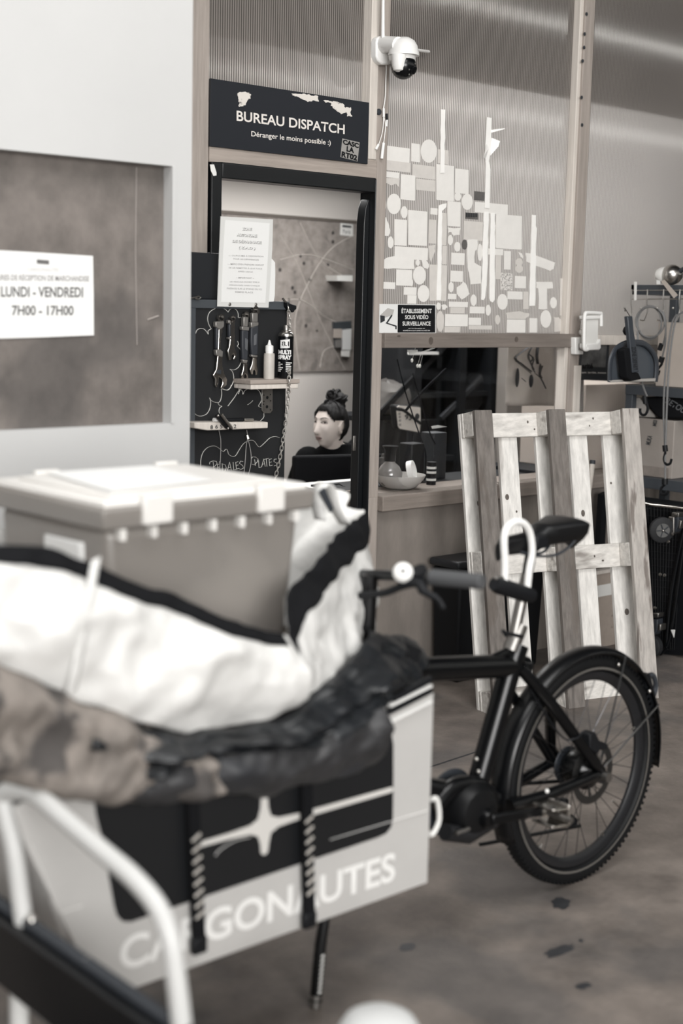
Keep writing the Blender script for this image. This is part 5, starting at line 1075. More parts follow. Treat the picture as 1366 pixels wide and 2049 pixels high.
# seat post and saddle
MB().cyl(B(1022, 1298), B(1054, 1150), .0155, 16).build('seat_post', dull_steel, bk)
MB().cyl(B(1052, 1165), B(1066, 1082), .0145, 14).build('seat_post_top', black, bk)
sd_ = MB(); rows = []
N_ = 22
for i in range(N_ + 1):
    t = i / N_; x = 2.662 + (2.955 - 2.662) * t
    wd = .018 + .008 * t + .062 * max(0, (t - .38) / .62) ** 1.25 if t < .97 else .07
    if t < .06: wd *= .55 + .45 * (t / .06)
    if t > .9: wd *= math.sqrt(max(0.05, 1 - ((t - .9) / .1) ** 2))
    zt_ = .988 + .03 * t + .018 * math.sin(t * PI * .9) * (1 if t > .5 else .4) - .012 * math.sin(t * PI)
    if t < .08: zt_ -= .014 * (1 - t / .08)
    if t > .92: zt_ -= .02 * ((t - .92) / .08) ** 2
    dep = .034 + .026 * t
    row = []
    for k in range(16):
        a = 2 * PI * k / 16; cz_ = math.sin(a); row.append(V((x, YB + wd * math.cos(a), zt_ + (.012 * cz_ if cz_ > 0 else dep * cz_))))
    rows.append(row)
sd_.grid(rows, True); sd_.face([v for v in sd_.bm.verts][:16]); sd_.face([v for v in sd_.bm.verts][-16:])
sdl = sd_.build('saddle', M('saddle_black', (14, 15, 17), .42, spec=.35), bk)
for s in (-1, 1): MB().tube(smoothpts([V((2.72, YB + s * .006, .965)), V((2.79, YB + s * .02, .945)), V((2.86, YB + s * .022, .94)), V((2.9, YB + s * .03, .955)), V((2.93, YB + s * .04, .985))]), .0038, 8).build('saddle_rail', charcoal, sdl)
MB().obox(B(1068, 1082), (.05, .06, .035)).build('saddle_clamp', black, sdl, bevel=.006)
# handlebar, left side
ya_, hb = V((0, -1, 0)), MB()
g1 = P(965, 1164, Y=2.02); g0_ = P(862, 1155, Y=2.15); h0 = P(812, 1152, Y=2.23); hs = P(720, 1150, Y=2.40)
MB().tube([hs, h0, g0_], [.0125, .012, .011], 12).build('handlebar', M('bar_black', (26, 27, 29), .4), bk)
gr = MB().tube([g0_, g0_ + (g1 - g0_) * .02, g1 - (g1 - g0_) * .02, g1], [.015, .0185, .0175, .015], 16).build('grip', M('grip_grey', (72, 73, 75), .7), bk)
MB().cyl(g0_ - (g1 - g0_).normalized() * .014, g0_, .017, 14).build('grip_collar', steel, bk)
bl_ = P(806, 1145, Y=2.19); bv = (EYE - bl_).normalized()
bel = MB().lathe(bl_, (bv + V((0, 0, .25))).normalized(), [(.021, -.014), (.023, -.004), (.022, .004), (.016, .01), (.006, .013)], 24).build('bell', white_plastic, bk)
MB().ball(bl_ + (bv + V((0, 0, .25))).normalized() * .012, .005, 10).build('bell_screw', black, bel)
MB().tube([P(836, 1140, Y=2.17), P(842, 1152, Y=2.17), P(848, 1165, Y=2.17)], .02, 12).build('shifter', black, bk)
MB().tube(smoothpts([P(800, 1172, Y=2.2), P(835, 1166, Y=2.16), P(850, 1185, Y=2.13), P(875, 1198, Y=2.1), P(888, 1218, Y=2.08)]), [.011] * 6 + [.012] * 6 + [.008] * 6 + [.006] * 7, 10).build('brake_lever', black, bk)
MB().tube(smoothpts([P(800, 1174, Y=2.2), P(770, 1186, Y=2.24), P(735, 1190, Y=2.3), P(700, 1195, Y=2.36)]), .0085, 8).build('brake_hose', black, bk)

# --- cargo box
YF = 2.135; YK2 = 2.60
pan_m = M('panel_pale', (182, 180, 177), .45, var=.04, scale=6)
S1 = lambda x, y, dy=0: P(x, y, Y=YF + dy)
br_, tr_ = S1(860, 1765), S1(863, 1386)
bxr = (br_.x + tr_.x) / 2; bz0 = br_.z; bzt = tr_.z
bl2 = P(205, 1990, Y=YF).x; tl2 = P(15, 1600, Y=YF).x
zl_t = bzt - .04
cb_ = [V((bl2, YF, bz0)), V((bxr, YF, bz0)), V((bxr, YF, bzt)), V((tl2, YF, bzt - .03))]
MB().prism(cb_, (0, .012, 0)).build('side_panel', pan_m, bk, bevel=.002)
MB().prism([p + V((0, YK2 - YF, 0)) for p in cb_], (0, .012, 0)).build('side_panel', pan_m, bk, bevel=.002)
MB().prism([cb_[1] + V((-.012, .012, 0)), cb_[2] + V((-.012, .012, 0)), cb_[2] + V((-.012, YK2 - YF, 0)), cb_[1] + V((-.012, YK2 - YF, 0))], (.012, 0, 0)).build('rear_panel', pan_m, bk)
MB().prism([cb_[0] + V((0, .012, 0)), cb_[3] + V((0, .012, 0)), cb_[3] + V((0, YK2 - YF, 0)), cb_[0] + V((0, YK2 - YF, 0))], (.012, 0, 0)).build('front_panel', pan_m, bk)
MB().box(bl2 + .02, bxr - .012, YF + .012, YK2, bz0 + .02, bz0 + .035).build('floor_panel', charcoal, bk)
MB().box(bl2 + .05, bxr + .12, 2.32, 2.42, bz0 - .04, bz0 + .018).build('chassis_tube', bike_m, bk)
MB().tube([V((bxr + .08, YB, bz0)), V((bxr + .14, YB, .42)), B(985, 1600, -.0)], .03, 12).build('down_tube', bike_m, bk)
MB().tube([B(730, 1345), P(740, 1150, Y=YB)], .02, 12).build('steerer', bike_m, bk)
# front fork and wheel of the bike lie beyond the left edge
fw = V((.62, YB, .25)); whf = MB().lathe(fw, yv, [(.25 - .022 + .022 * math.cos(a), .022 * math.sin(a)) for a in [2 * PI * k / 12 for k in range(12)]], 60, True).build('front_wheel', MATS['tyre_black'], bk)
MB().tube([V((bl2 + .1, YB, bz0)), V((.95, YB, .5)), V((.78, YB, .62))], .025, 12).build('nose_tube', bike_m, bk)
for s in (-1, 1): MB().tube([V((.78, YB + s * .04, .6)), fw + yv * s * .04], .012, 10).build('fork_leg', bike_m, bk)
# reddish bits at the rear of the box: white cable loop
MB().tube(smoothpts([P(862, 1600, Y=YF + .02), P(874, 1600, Y=YF + .02), P(878, 1640, Y=YF + .02), P(866, 1668, Y=YF + .02), P(858, 1668, Y=YF + .02)]), .006, 8).build('cable_loop', off_white, bk)
# printing on the panel
print_m = M('print_black', (16, 18, 21), .45); pr_lt = M('print_pale', (204, 201, 196), .5); letters_m = M('print_white', (226, 225, 222), .5)
def onp(pts, th, nm, m, lift): return MB().prism([S1(x, y, -lift) for x, y in pts], (0, th, 0)).build(nm, m, bk, smooth=False)
def rc(cx, cy, r, a0, a1, n=6): return [(cx + r * math.cos(math.radians(a0 + (a1 - a0) * i / n)), cy + r * math.sin(math.radians(a0 + (a1 - a0) * i / n))) for i in range(n + 1)]
onp([(188, 1585), (192, 1630)] + [(205, 1680), (228, 1810)] + [(234, 1832), (246, 1844), (262, 1845)] + [(500, 1763), (755, 1676)] + [(772, 1668), (782, 1656), (786, 1640)] + [(787, 1560), (787, 1490)] + [(783, 1466), (772, 1458), (755, 1462)] + [(500, 1535)], .001, 'black_field', print_m, .0012)
# four-point star with its long orbit line
sc0 = (529, 1653); sl_ = -.287
star = []
arm = [(0, 0, -68, 8), (1, 0, 0, 0)]
def sp_(u, v): return (sc0[0] + u, sc0[1] + u * sl_ - v)
star = [sp_(*q) for q in [(-6, 66), (-3, 70), (3, 70), (6, 66), (8, 35), (13, 17), (28, 9), (70, 6), (255, 5), (258, 0), (255, -5), (70, -6), (28, -9), (13, -17), (9, -35), (7, -52), (3, -57), (-3, -57), (-7, -52), (-8, -35), (-13, -17), (-28, -9), (-70, -6), (-128, -5), (-131, 0), (-128, 5), (-70, 6), (-28, 9), (-13, 17), (-8, 35)]]
onp(star, .001, 'star_emblem', pr_lt, .0024)
text('lettering', 'CARGONAUTES', S1(240, 1946, -.0015), S1(790, 1762, -.0015), S1(240, 1878, -.0015), letters_m, bk, .025)
for pts in (((430, 1712), (440, 1700), (470, 1682), (500, 1675)), ((660, 1680), (760, 1650), (855, 1622)), ((62, 1690), (92, 1760), (130, 1870)), ((100, 1800), (130, 1885)), ((122, 1826), (165, 1812))): MB().tube(smoothpts([S1(x, y, -.0012) for x, y in pts]), .0016, 5, flat=.5).build('scratch', M('panel_scratch', (222, 220, 217), .6), bk)
# kickstand
ks = MB(); k0, k1, k2 = P(655, 1800, Y=2.27), P(641, 1890, Y=2.262), P(632, 1990, Y=2.258)
kst = ks.tube([k0, k1, k2], [.012, .014, .014], 12).build('kickstand', bike_m, bk)
kf = P(630, 2015, Y=2.256); kf.z = 0.0
MB().tube([k2, kf], [.0145, .0125], 14).build('stand_foot', dull_steel, kst)
MB().cyl(k2 + (kf - k2) * .35, k2 + (kf - k2) * .45, .0155, 14).build('foot_ring', black, kst)
for k in range(9):
    q = k2 + (k1 - k2) * (.1 + .09 * k) + V((-.003, -.0142, 0)); MB().box(q.x - .004, q.x + .004, q.y - .0008, q.y + .001, q.z - .003, q.z + .003).build('pale_mark', off_white, kst)
MB().tube([V((k0.x - .06, 2.27, bz0 - .012)), V((k0.x + .09, 2.27, bz0 - .012))], .02, 10).build('stand_bracket', black, kst)
# dark box lid edges at the rear top
for a, b, m, o in (((770, 1448), (862, 1402), white_plastic, -.004), ((775, 1425), (862, 1380), black, -.008), ((778, 1412), (862, 1371), white_plastic, -.012), ((785, 1398), (862, 1358), black, -.014)):
    p, q = S1(*a, o), S1(*b, o); MB().beam(p, q, .014 if m is black else .007, .012).build('lid_edge', m, bk, bevel=.002)

# elastic straps
def strap(cx0, y0, cx1, y1, lab):
    t = thing('elastic_strap', lab, 'strap', S1(cx1, y1, -.02), 'elastic straps down the cargo box side')
    a, b = S1(cx0, y0, -.016), S1(cx1, y1, -.016); d = (b - a)
    MB().beam(a, b, .025, .012).build('webbing', black_fabric, t)
    for k in range(8):
        p = a + d * (.28 + .075 * k) + V((0, -.0075, 0)); MB().beam(p + V((-.010, 0, -.005)), p + V((.010, 0, .006)), .006, .002).build('pale_dash', M('dash_grey', (176, 171, 164), .7), t)
    MB().obox(b + V((0, 0, -.006)), (.034, .016, .035)).build('end_hook', black, t, bevel=.005)
strap(384, 1590, 398, 1885, 'black elastic strap with pale dashes, left of the star on the cargo box')
strap(612, 1560, 618, 1835, 'black elastic strap with pale dashes, right of the star on the cargo box')

# U-lock hanging on the saddle post
YL = YB - .03
lk = thing('bike_lock', 'white U-lock with black crossbar hung at the saddle post', 'lock', P(1026, 1200, Y=YL))
MB().tube(smoothpts([P(*p, Y=YL) for p in ((1009, 1175), (1010, 1130), (1008, 1080), (1014, 1056), (1030, 1044), (1048, 1048), (1060, 1068), (1064, 1105), (1058, 1140), (1054, 1180))], 5), .0095, 14).build('shackle', white_plastic, lk)
MB().tube([P(988, 1168, Y=YL), P(996, 1172, Y=YL), P(1056, 1190, Y=YL), P(1064, 1192, Y=YL)], [.017, .021, .021, .017], 16).build('crossbar', black, lk)
MB().tube(smoothpts([P(990, 1160, Y=YL), P(1000, 1155, Y=YL), P(1020, 1166, Y=YL)]), .006, 8).build('key_cover', dull_steel, lk)

# ================================================================== LOAD ON THE BIKE
def ridge(p): return 1 - 2.2 * abs(mnoise.noise(p))
def fold(p, s, amp): return V((0, -1, .3)) * (ridge(p * s * .8 + V((3, 1, 9))) * amp * .45) + V((0, -1, 0)) * (mnoise.noise(p * s) * amp) + V((0, 0, 1)) * (mnoise.noise(p * s + V((7, 3, 1))) * amp * .5)
def lerp_poly(pts, t):
    """point at parameter 0..1 along a list"""
    n = len(pts) - 1; f = min(max(t * n, 0), n - 1e-6); i = int(f); u = f - i
    return tuple(a + (b - a) * u for a, b in zip(pts[i], pts[i + 1]))
def drape(top, bot, n, m, bulge, s, amp, seed=0.0, smooth=True, prof=None):
    T = smoothpts([V(p) for p in top], 8); Bt = smoothpts([V(p) for p in bot], 8); rows = []
    for j in range(m + 1):
        v = j / m; row = []
        for i in range(n + 1):
            u = i / n; a, b = V(lerp_poly(T, u)), V(lerp_poly(Bt, u)); p = a + (b - a) * v
            bl = (prof(v) if prof else math.sin(PI * v)) * bulge
            p = p + V((0, -bl, 0)) + fold(p + V((seed, seed, 0)), s, amp) + fold(p + V((seed, 2, 0)), s * 2.7, amp * .4)
            row.append(p)
        rows.append(row)
    return rows
W3 = lambda l: [P(x, y, Y=Y) for x, y, Y in l]
# crate of translucent plastic
cz_ = 1.19; c00 = P(205, 1012, Z=cz_); c10 = P(632, 972, Z=cz_)
ux = (c10 - c00).normalized(); uy = V((-ux.y, ux.x, 0)); Lc = (c10 - c00).length; Wc = .44
tub_m = M('tub_plastic', (176, 169, 162), .3, trans=.55, spec=.4); lid_m = M('tub_lid', (226, 223, 218), .4, trans=.1)
cr = thing('plastic_crate', 'translucent lidded plastic crate standing in the white tote bag', 'crate', c00 + ux * Lc / 2 + uy * Wc / 2 + V((0, 0, -.42)))
cp_ = lambda a, b, z: c00 + ux * a + uy * b + V((0, 0, z))
def ring(o, z): return [cp_(o, o, z), cp_(Lc - o, o, z), cp_(Lc - o, Wc - o, z), cp_(o, Wc - o, z)]
m = MB(); m.hexa(ring(.045, -.40) + ring(.022, -.05)); m.build('tub', tub_m, cr, bevel=.02, seg=3)
m = MB(); m.hexa(ring(.004, -.05) + ring(.0, -.008)); m.build('rim', tub_m, cr, bevel=.006)
m = MB(); m.hexa(ring(.012, -.008) + ring(.016, .006)); ld_ = m.build('lid', lid_m, cr, bevel=.004)
m = MB(); m.hexa([cp_(a, b, z) for z in (.006, .012) for a, b in ((.05, .05), (Lc - .05, .05), (Lc - .05, Wc - .05), (.05, Wc - .05))]); m.build('lid_panel', lid_m, ld_, bevel=.004)
for k in range(7):
    a = .05 + (Lc - .1) * k / 6; m = MB(); m.hexa([cp_(a + da, db, z) for z in (-.072, -.05) for da, db in ((-.006, .004), (.006, .004), (.006, .022), (-.006, .022))]); m.build('rim_rib', lid_m, cr)
for a in (.09, Lc - .16):
    m = MB(); m.hexa([cp_(a + da, db, z) for z in (-.045, .012) for da, db in ((0, -.006), (.07, -.006), (.07, .012), (0, .012))]); m.build('lid_clip', lid_m, cr, bevel=.004)
for a in (.12, Lc - .1):
    m = MB(); m.hexa([cp_(a + da, db, z) for z in (-.02, .014) for da, db in ((0, Wc - .01), (.06, Wc - .01), (.06, Wc + .008), (0, Wc + .008))]); m.build('lid_clip', lid_m, cr, bevel=.004)
m = MB(); m.hexa([cp_(.014 + da, b, z) for z in (-.13, -.085) for da, b in ((0, .1), (.02, .1), (.02, .23), (0, .23))]); m.build('handle_label', paper, cr, bevel=.003)
m = MB(); m.prism([cp_(.06, .06, .014), cp_(Lc * .62, .1, .014), cp_(Lc * .72, Wc - .06, .014), cp_(.12, Wc - .05, .014)], (0, 0, .002)); tag(m.build('paper_sheet', paper, smooth=False), 'white paper sheet lying on the lid of the translucent crate', 'paper')

# what shows through the crate
lump = MB(); rows = []
for i in range(11):
    t = PI * i / 10; rows.append([cp_(Lc * .68, Wc * .3, -.24) + ux * (.13 * math.sin(t) * math.cos(q) * (1 + .25 * mnoise.noise(V((q, t, 0))))) + uy * .08 * math.sin(t) * math.sin(q) + V((0, 0, -.1 * math.cos(t) + .03 * math.cos(q))) for q in [2 * PI * k / 20 for k in range(20)]])
lump.grid(rows, True); tag(lump.build('cloth_bundle', off_white), 'pale cloth bundle showing through the right half of the translucent crate', 'cloth')
m = MB(); m.hexa([cp_(a_, b_, z) for z in (-.37, -.20) for a_, b_ in ((.07, .06), (Lc * .4, .06), (Lc * .4, Wc - .08), (.07, Wc - .08))]); tag(m.build('parcel', M('parcel_brown', (110, 102, 96), .8), bevel=.006), 'brown parcel at the bottom left inside the translucent crate', 'parcel')

# white tote bag
bag_m = M('bag_white', (208, 207, 204), .5, var=.05, scale=9, bump=.9, bscale=11)
rimF = W3([(-90, 1082, 2.13), (0, 1090, 2.12), (110, 1106, 2.11), (215, 1140, 2.10), (330, 1185, 2.09), (440, 1240, 2.08), (520, 1268, 2.08), (575, 1278, 2.09)])
botF = W3([(-90, 1320, 2.10), (0, 1350, 2.09), (110, 1390, 2.085), (215, 1425, 2.08), (300, 1450, 2.08), (390, 1468, 2.08), (500, 1452, 2.09), (590, 1405, 2.10)])
rimE = W3([(575, 1278, 2.09), (566, 1235, 2.12), (575, 1195, 2.15), (612, 1140, 2.22), (650, 1092, 2.32), (690, 1052, 2.43), (716, 1030, 2.52)])
botE = W3([(590, 1405, 2.10), (630, 1382, 2.13), (665, 1352, 2.17), (700, 1320, 2.24), (725, 1292, 2.33), (738, 1275, 2.43), (742, 1262, 2.52)])
tote = thing('tote_bag', 'large white tote bag with black rim bands on the cargo box, holding the crate', 'bag', (1.7, 2.35, .75))
front = drape(rimF, botF, 90, 30, .045, 7, .026, 1)
endr = drape(rimE, botE, 50, 30, .02, 9, .026, 4)
for j in range(31):   # stitch the two grids
    endr[j][0] = front[j][-1]
    for k in range(1, 6): endr[j][k] = endr[j][k] * (k / 6) + (front[j][-1] + (endr[j][6] - front[j][-1]) * (k / 6)) * (1 - k / 6)
mb = MB(); mb.grid([front[j] + endr[j][1:] for j in range(31)])
# far side and inner wall
farT = [endr[0][-1], P(690, 1020, Y=2.56), P(640, 985, Y=2.60), V((1.5, 2.70, 1.08)), V((1.1, 2.70, 1.05))]
farB = [endr[30][-1], V((2.08, 2.62, .80)), V((1.9, 2.64, .78)), V((1.5, 2.66, .77)), V((1.1, 2.66, .77))]
far = drape(farT, farB, 40, 12, -.03, 6, .02, 8)
for j in range(13): pass
mb.grid(far); mb.build('bag_body', bag_m, tote, solid=.004)
def band(g, r, off, nm, i0=0, i1=None):
    rows = [[p + V((0, -off, 0)) + V((-off * .5, 0, off * .4)) for p in g[j][i0:i1]] for j in range(r + 1)]
    return MB().grid(rows).build(nm, black_fabric, tote, solid=.003)
band(front, 4, .004, 'black_band', 0, -5); band(endr, 7, .004, 'black_band')
# white webbing handle down the front
st_i = int(70 * .42); hs_ = MB(); rows = []
hpts = [P(*p, Y=y) for p, y in (((192, 1118), 2.075), ((186, 1150), 2.06), ((178, 1200), 2.045), ((165, 1270), 2.035), ((152, 1340), 2.035), ((142, 1385), 2.045))]
hw = V((.0095, 0, .003)); hs_.grid([[p - hw, p + hw] for p in smoothpts(hpts, 5)]); hs_.build('handle_strap', bag_m, tote, solid=.003)
# peaked handle loop at the rear corner
lp = [P(*p, Y=2.5) for p in ((640, 1040), (634, 1000), (640, 975), (652, 968), (662, 985), (672, 1020), (690, 1050))]
mb = MB(); pv = smoothpts(lp, 5); mb.grid([[p + V((0, -.02, 0)), p + V((0, .02, 0))] for p in pv]); mb.build('handle_loop', bag_m, tote, solid=.004)
mb = MB(); mb.prism([P(*p, Y=2.47) for p in ((640, 985), (650, 976), (668, 1018), (662, 1026))], (0, .006, 0)); mb.build('loop_lining', charcoal, tote)

# covers: camouflage cloth and dark tarpaulin
camo_m = M('camo_cloth', (122, 114, 107), .85, var=.42, scale=9, dark=.85, dscale=8, dcut=.53, dcol=(48, 46, 46), bump=.4, bscale=25)
tarp_m = M('tarp_dark', (19, 22, 26), .42, var=.3, scale=9, bump=.5, bscale=18)
tarp2_m = M('tarp_faded', (46, 46, 48), .55, var=.35, scale=7, bump=.5, bscale=20, dark=.6, dscale=5, dcut=.5, dcol=(36, 38, 43))
tp1 = W3([(-90, 1310, 2.09), (0, 1345, 2.085), (110, 1385, 2.08), (215, 1422, 2.08), (300, 1455, 2.08), (380, 1490, 2.08)])
bt1 = W3([(-90, 1540, 2.07), (0, 1568, 2.065), (80, 1588, 2.06), (180, 1606, 2.06), (300, 1600, 2.06), (430, 1592, 2.06)])
cv = tag(MB().grid(drape(tp1, bt1, 80, 36, .05, 9, .032, 11, prof=lambda v: math.sin(PI * min(1, v * 1.02)) ** .7 + .22 * math.sin(v * 9))).build('camouflage_cover', camo_m, solid=.006), 'brown mottled camouflage cloth bunched under the white tote, left part of the load', 'cloth')
tarp = thing('dark_tarpaulin', 'dark crumpled tarpaulin tucked under the tote and hanging over the cargo box', 'tarpaulin', (2.0, 2.2, .65))
tpA = W3([(150, 1440, 2.09), (280, 1450, 2.09), (390, 1465, 2.09), (500, 1450, 2.09), (600, 1405, 2.10), (680, 1335, 2.16), (740, 1268, 2.26), (800, 1285, 2.30)])
btA = W3([(150, 1520, 2.055), (270, 1560, 2.05), (360, 1530, 2.04), (500, 1512, 2.035), (600, 1492, 2.035), (680, 1465, 2.04), (752, 1420, 2.05), (775, 1405, 2.09)])
MB().grid(drape(tpA, btA, 90, 26, .035, 10, .03, 21, prof=lambda v: math.sin(PI * v) + .25 * math.sin(v * 14))).build('upper_fold', tarp_m, tarp, solid=.005)
tpB = W3([(265, 1555, 2.05), (360, 1528, 2.04), (500, 1508, 2.03), (600, 1488, 2.03), (680, 1460, 2.035), (756, 1412, 2.05)])
btB = W3([(190, 1612, 2.075), (330, 1602, 2.07), (470, 1592, 2.07), (590, 1578, 2.07), (690, 1556, 2.075), (752, 1520, 2.085)])
MB().grid(drape(tpB, btB, 80, 20, .03, 11, .02, 31)).build('hanging_hem', tarp2_m, tarp, solid=.005)
tpC = W3([(738, 1265, 2.28), (770, 1278, 2.32), (806, 1272, 2.36), (850, 1300, 2.42)])
btC = W3([(752, 1420, 2.10), (770, 1412, 2.12), (790, 1398, 2.14), (812, 1380, 2.18)])
MB().grid(drape(tpC, btC, 24, 16, .02, 9, .018, 41)).build('end_flap', tarp_m, tarp, solid=.005)
tpD = W3([(738, 1282, 2.27), (765, 1280, 2.30), (800, 1285, 2.33)]); btD = W3([(770, 1330, 2.2), (785, 1322, 2.21), (798, 1315, 2.23)])
MB().grid(drape(tpD, btD, 10, 8, .02, 9, .008, 51)).build('lining_patch', M('tarp_lining', (128, 118, 108), .8), tarp, solid=.004)
MB().prism([P(806, 1282, Y=2.28), P(848, 1300, Y=2.30), P(815, 1372, Y=2.19), P(780, 1362, Y=2.17)], (0, .03, 0)).build('dark_flap', black_fabric, tarp, bevel=.008)
MB().box(bl2 + .03, bxr - .02, YF + .03, YK2 - .02, bzt - .03, bzt + .02).build('top_cover', tarp_m, tarp, bevel=.01)

# ================================================================== FOREGROUND: white hoop of a second cargo trolley
hp = thing('cargo_trolley', 'foreground trolley end with white tube hoop and black side board', 'trolley', (1.1, 1.85, 0))
zd = .50
f1 = P(52, 1845, Z=zd); f2 = P(366, 2090, Z=zd - .06)
dv = (f2 - f1).normalized()
wt = M('white_tube', (190, 190, 188), .4)
def onhoop(x, y):    # a point on the upright plane through both feet
    n = dv.cross(V((0, 0, 1))); d = FWD + RIGHT * ((x - CX) / F) + DOWN * ((y - CY) / F); return EYE + d * ((f1 - EYE).dot(n) / d.dot(n))
MB().tube(smoothpts([onhoop(*p) for p in ((48, 1850), (40, 1790), (28, 1700), (10, 1625), (6, 1592), (28, 1582), (70, 1590), (130, 1640), (210, 1708), (265, 1755), (312, 1810), (338, 1870), (350, 1940), (362, 2040), (368, 2120))], 6), .0165, 18).build('hoop', wt, hp)
e1, e2 = f1 - dv * .12, f2 + dv * .2
bdn = dv.cross(V((0, 0, 1))).normalized()
b_ = MB(); b_.prism([e1 + V((0, 0, -.01)), e2 + V((0, 0, .03)), e2 + V((0, 0, -.12)), e1 + V((0, 0, -.13))], bdn * .03); b_.build('side_board', black_gloss, hp, bevel=.006)
MB().tube([e1 + V((0, 0, -.005)), e2 + V((0, 0, .035))], .012, 10).build('top_edge', charcoal, hp)
MB().tube([e1 + V((0, 0, -.135)), e2 + V((0, 0, -.125))], .006, 8).build('lower_edge', dull_steel, hp)
for t in (.04, .42): MB().ball(f1 + (f2 - f1) * t + V((0, 0, .012)), .011, 12).build('bolt', steel, hp)
lg_ = P(38, 2000, Z=zd - .15)
MB().tube([lg_ + V((0, 0, .05)), V((lg_.x, lg_.y, 0.02))], .017, 12).build('leg', wt, hp)
MB().tube([V((e2.x, e2.y, zd - .2)), V((e2.x, e2.y, 0.02))], .017, 12).build('leg', wt, hp)
for p in (lg_, e2): MB().cyl((p.x, p.y, 0), (p.x, p.y, .025), .02, 12).build('rubber_foot', rubber, hp)
# pale rounded post at the bottom edge
pp = P(760, 2024, Y=1.62)
bo = MB().lathe((pp.x, pp.y, 0), (0, 0, 1), [(.075, 0), (.075, pp.z - .06), (.072, pp.z - .035), (.06, pp.z - .015), (.04, pp.z - .004), (.001, pp.z)], 36)
tag(bo.build('bollard', M('bollard_pale', (196, 197, 196), .5)), 'rounded pale grey post top at the bottom edge of the photo', 'post')
# ================================================================== SEATED WOMAN
hx = P(659, 851, Y=5.1); HS = .92; UP = V((0, 0, 1))
fdir = V((-.985, -.10, .0)).normalized()
hu = (UP + fdir * -.04).normalized(); fdir = (fdir - hu * fdir.dot(hu)).normalized(); hl_ = hu.cross(fdir)   # her left, towards the hall
def gs(v, w): return math.exp(-(v / w) ** 2)
def headpt(th, ph, grow=0.0, feat=True):
    # th from crown to chin, ph around (0 = face front)
    dz, s = math.cos(th), math.sin(th); dx, dy = s * math.sin(ph), s * math.cos(ph)
    z = dz * .116; t = max(0, -z / .116)
    x = dx * (.074 - .022 * t ** 1.4); y = dy * (.096 if dy < 0 else .090)
    if dy < 0: y *= 1 - .5 * t ** 1.2
    y += .012 * t
    if z > 0: y -= .006 * (z / .116)
    if feat and dy > 0:
        if -.04 < z < .03:
            k = (.03 - z) / .062; pr = .027 * k ** 1.3 if k < 1 else .027
            y += pr * gs(x, .0105 + .003 * k)
        elif -.052 < z <= -.04: y += .027 * (1 - (-.04 - z) / .012) * gs(x, .0135)
        ax = abs(x)
        y -= .011 * gs(ax - .031, .014) * gs(z - .016, .011)
        y += .005 * gs(ax - .03, .022) * gs(z - .036, .008)
        y += .005 * gs(ax - .042, .018) * gs(z + .024, .02)
        y += .007 * gs(x, .021) * (gs(z + .060, .0055) + gs(z + .073, .0055)); y -= .003 * gs(x, .02) * gs(z + .0665, .0025)
        y += .009 * gs(x, .018) * gs(z + .102, .012); y -= .003 * gs(x, .02) * gs(z + .085, .005)
    n = V((dx, dy, dz)); return V((x, y, z)) + n * grow
def HL(p): return hx + (hl_ * p[0] + fdir * p[1] + hu * p[2]) * HS      # head-local to world (x = her left)
wm = thing('person', 'woman with dark bun and black high-necked sweater seated in the office, looking left', 'person', V((hx.x, hx.y, 0)))
def surf(x, z, off=0.0):   # a point on the face surface at x, z
    th = math.acos(max(-1, min(1, z / .116))); lo, hi = -1.4, 1.4
    for _ in range(40):
        mid = (lo + hi) / 2
        if headpt(th, mid).x < x: lo = mid
        else: hi = mid
    q = headpt(th, (lo + hi) / 2); return HL((x, q.y + off, z))
NT, NP = 96, 110
hm = MB(); hm.grid([[HL(headpt(max(.02, min(PI - .02, PI * i / NT)), 2 * PI * j / NP)) for j in range(NP)] for i in range(NT + 1)], True)
hm.face(hm.bm.verts[:NP] if False else [v for v in list(hm.bm.verts)[:NP]]); hm.face([v for v in list(hm.bm.verts)[-NP:]])
for s in (1, -1):   # ears
    hm.ball(HL((s * .071, -.012, -.004)), (.009, .017, .030), 16, (hl_, fdir, (hu + fdir * -.25).normalized()))
    hm.tube([HL((s * .080, -.012 + .017 * math.sin(a) - .005 * math.cos(a), -.002 + .029 * math.cos(a))) for a in [PI * .1 + PI * 1.1 * -k / 10 + PI for k in range(11)]], .0048, 8)
    hm.ball(HL((s * .074, -.006, -.032)), .0085, 10)
bfd = V((.3, .95, 0)).normalized(); bxx = V((.95, -.3, 0)).normalized()
NB = hx + V((.055, .02, -.135)); TC = V((NB.x + .02, NB.y, 0))
hm.tube([HL((0, -.018, -.05)), hx + V((.03, .008, -.09)), NB, NB + V((0, 0, -.03))], [.052, .05, .054, .06], 20)
def limb(mb, pts, rs, n=16):
    mb.tube(pts, rs, n)
    for p, r in zip(pts, rs): mb.ball(p, r, n)
hip = V((TC.x, TC.y, .46)) + bfd * .0
def torso(mb, g):
    sh = NB.z - .01
    rows = [(.40, .165, .12), (.48, .16, .115), (.60, .15, .105), (sh - .12, .165, .11), (sh - .04, .175, .1), (sh + .0, .15, .075), (sh + .035, .085, .06), (sh + .055, .055, .055)]
    r_ = []
    for z, a, b in rows: r_.append([V((TC.x, TC.y, z)) + bxx * (a + g) * math.cos(q) + bfd * (b + g) * math.sin(q) for q in [2 * PI * k / 28 for k in range(28)]])
    mb.grid(r_, True); mb.face(list(mb.bm.verts)[-28:]); 
    vs = list(mb.bm.verts); mb.face(vs[-28 * 8:-28 * 7])
SHL = [V((TC.x, TC.y, NB.z - .035)) + bxx * s * .155 for s in (-1, 1)]
ELB = [p + bfd * .16 + bxx * s * .02 + V((0, 0, -.22)) for p, s in zip(SHL, (-1, 1))]
WRI = [e + bfd * .22 - bxx * s * .05 + V((0, 0, .0)) for e, s in zip(ELB, (-1, 1))]
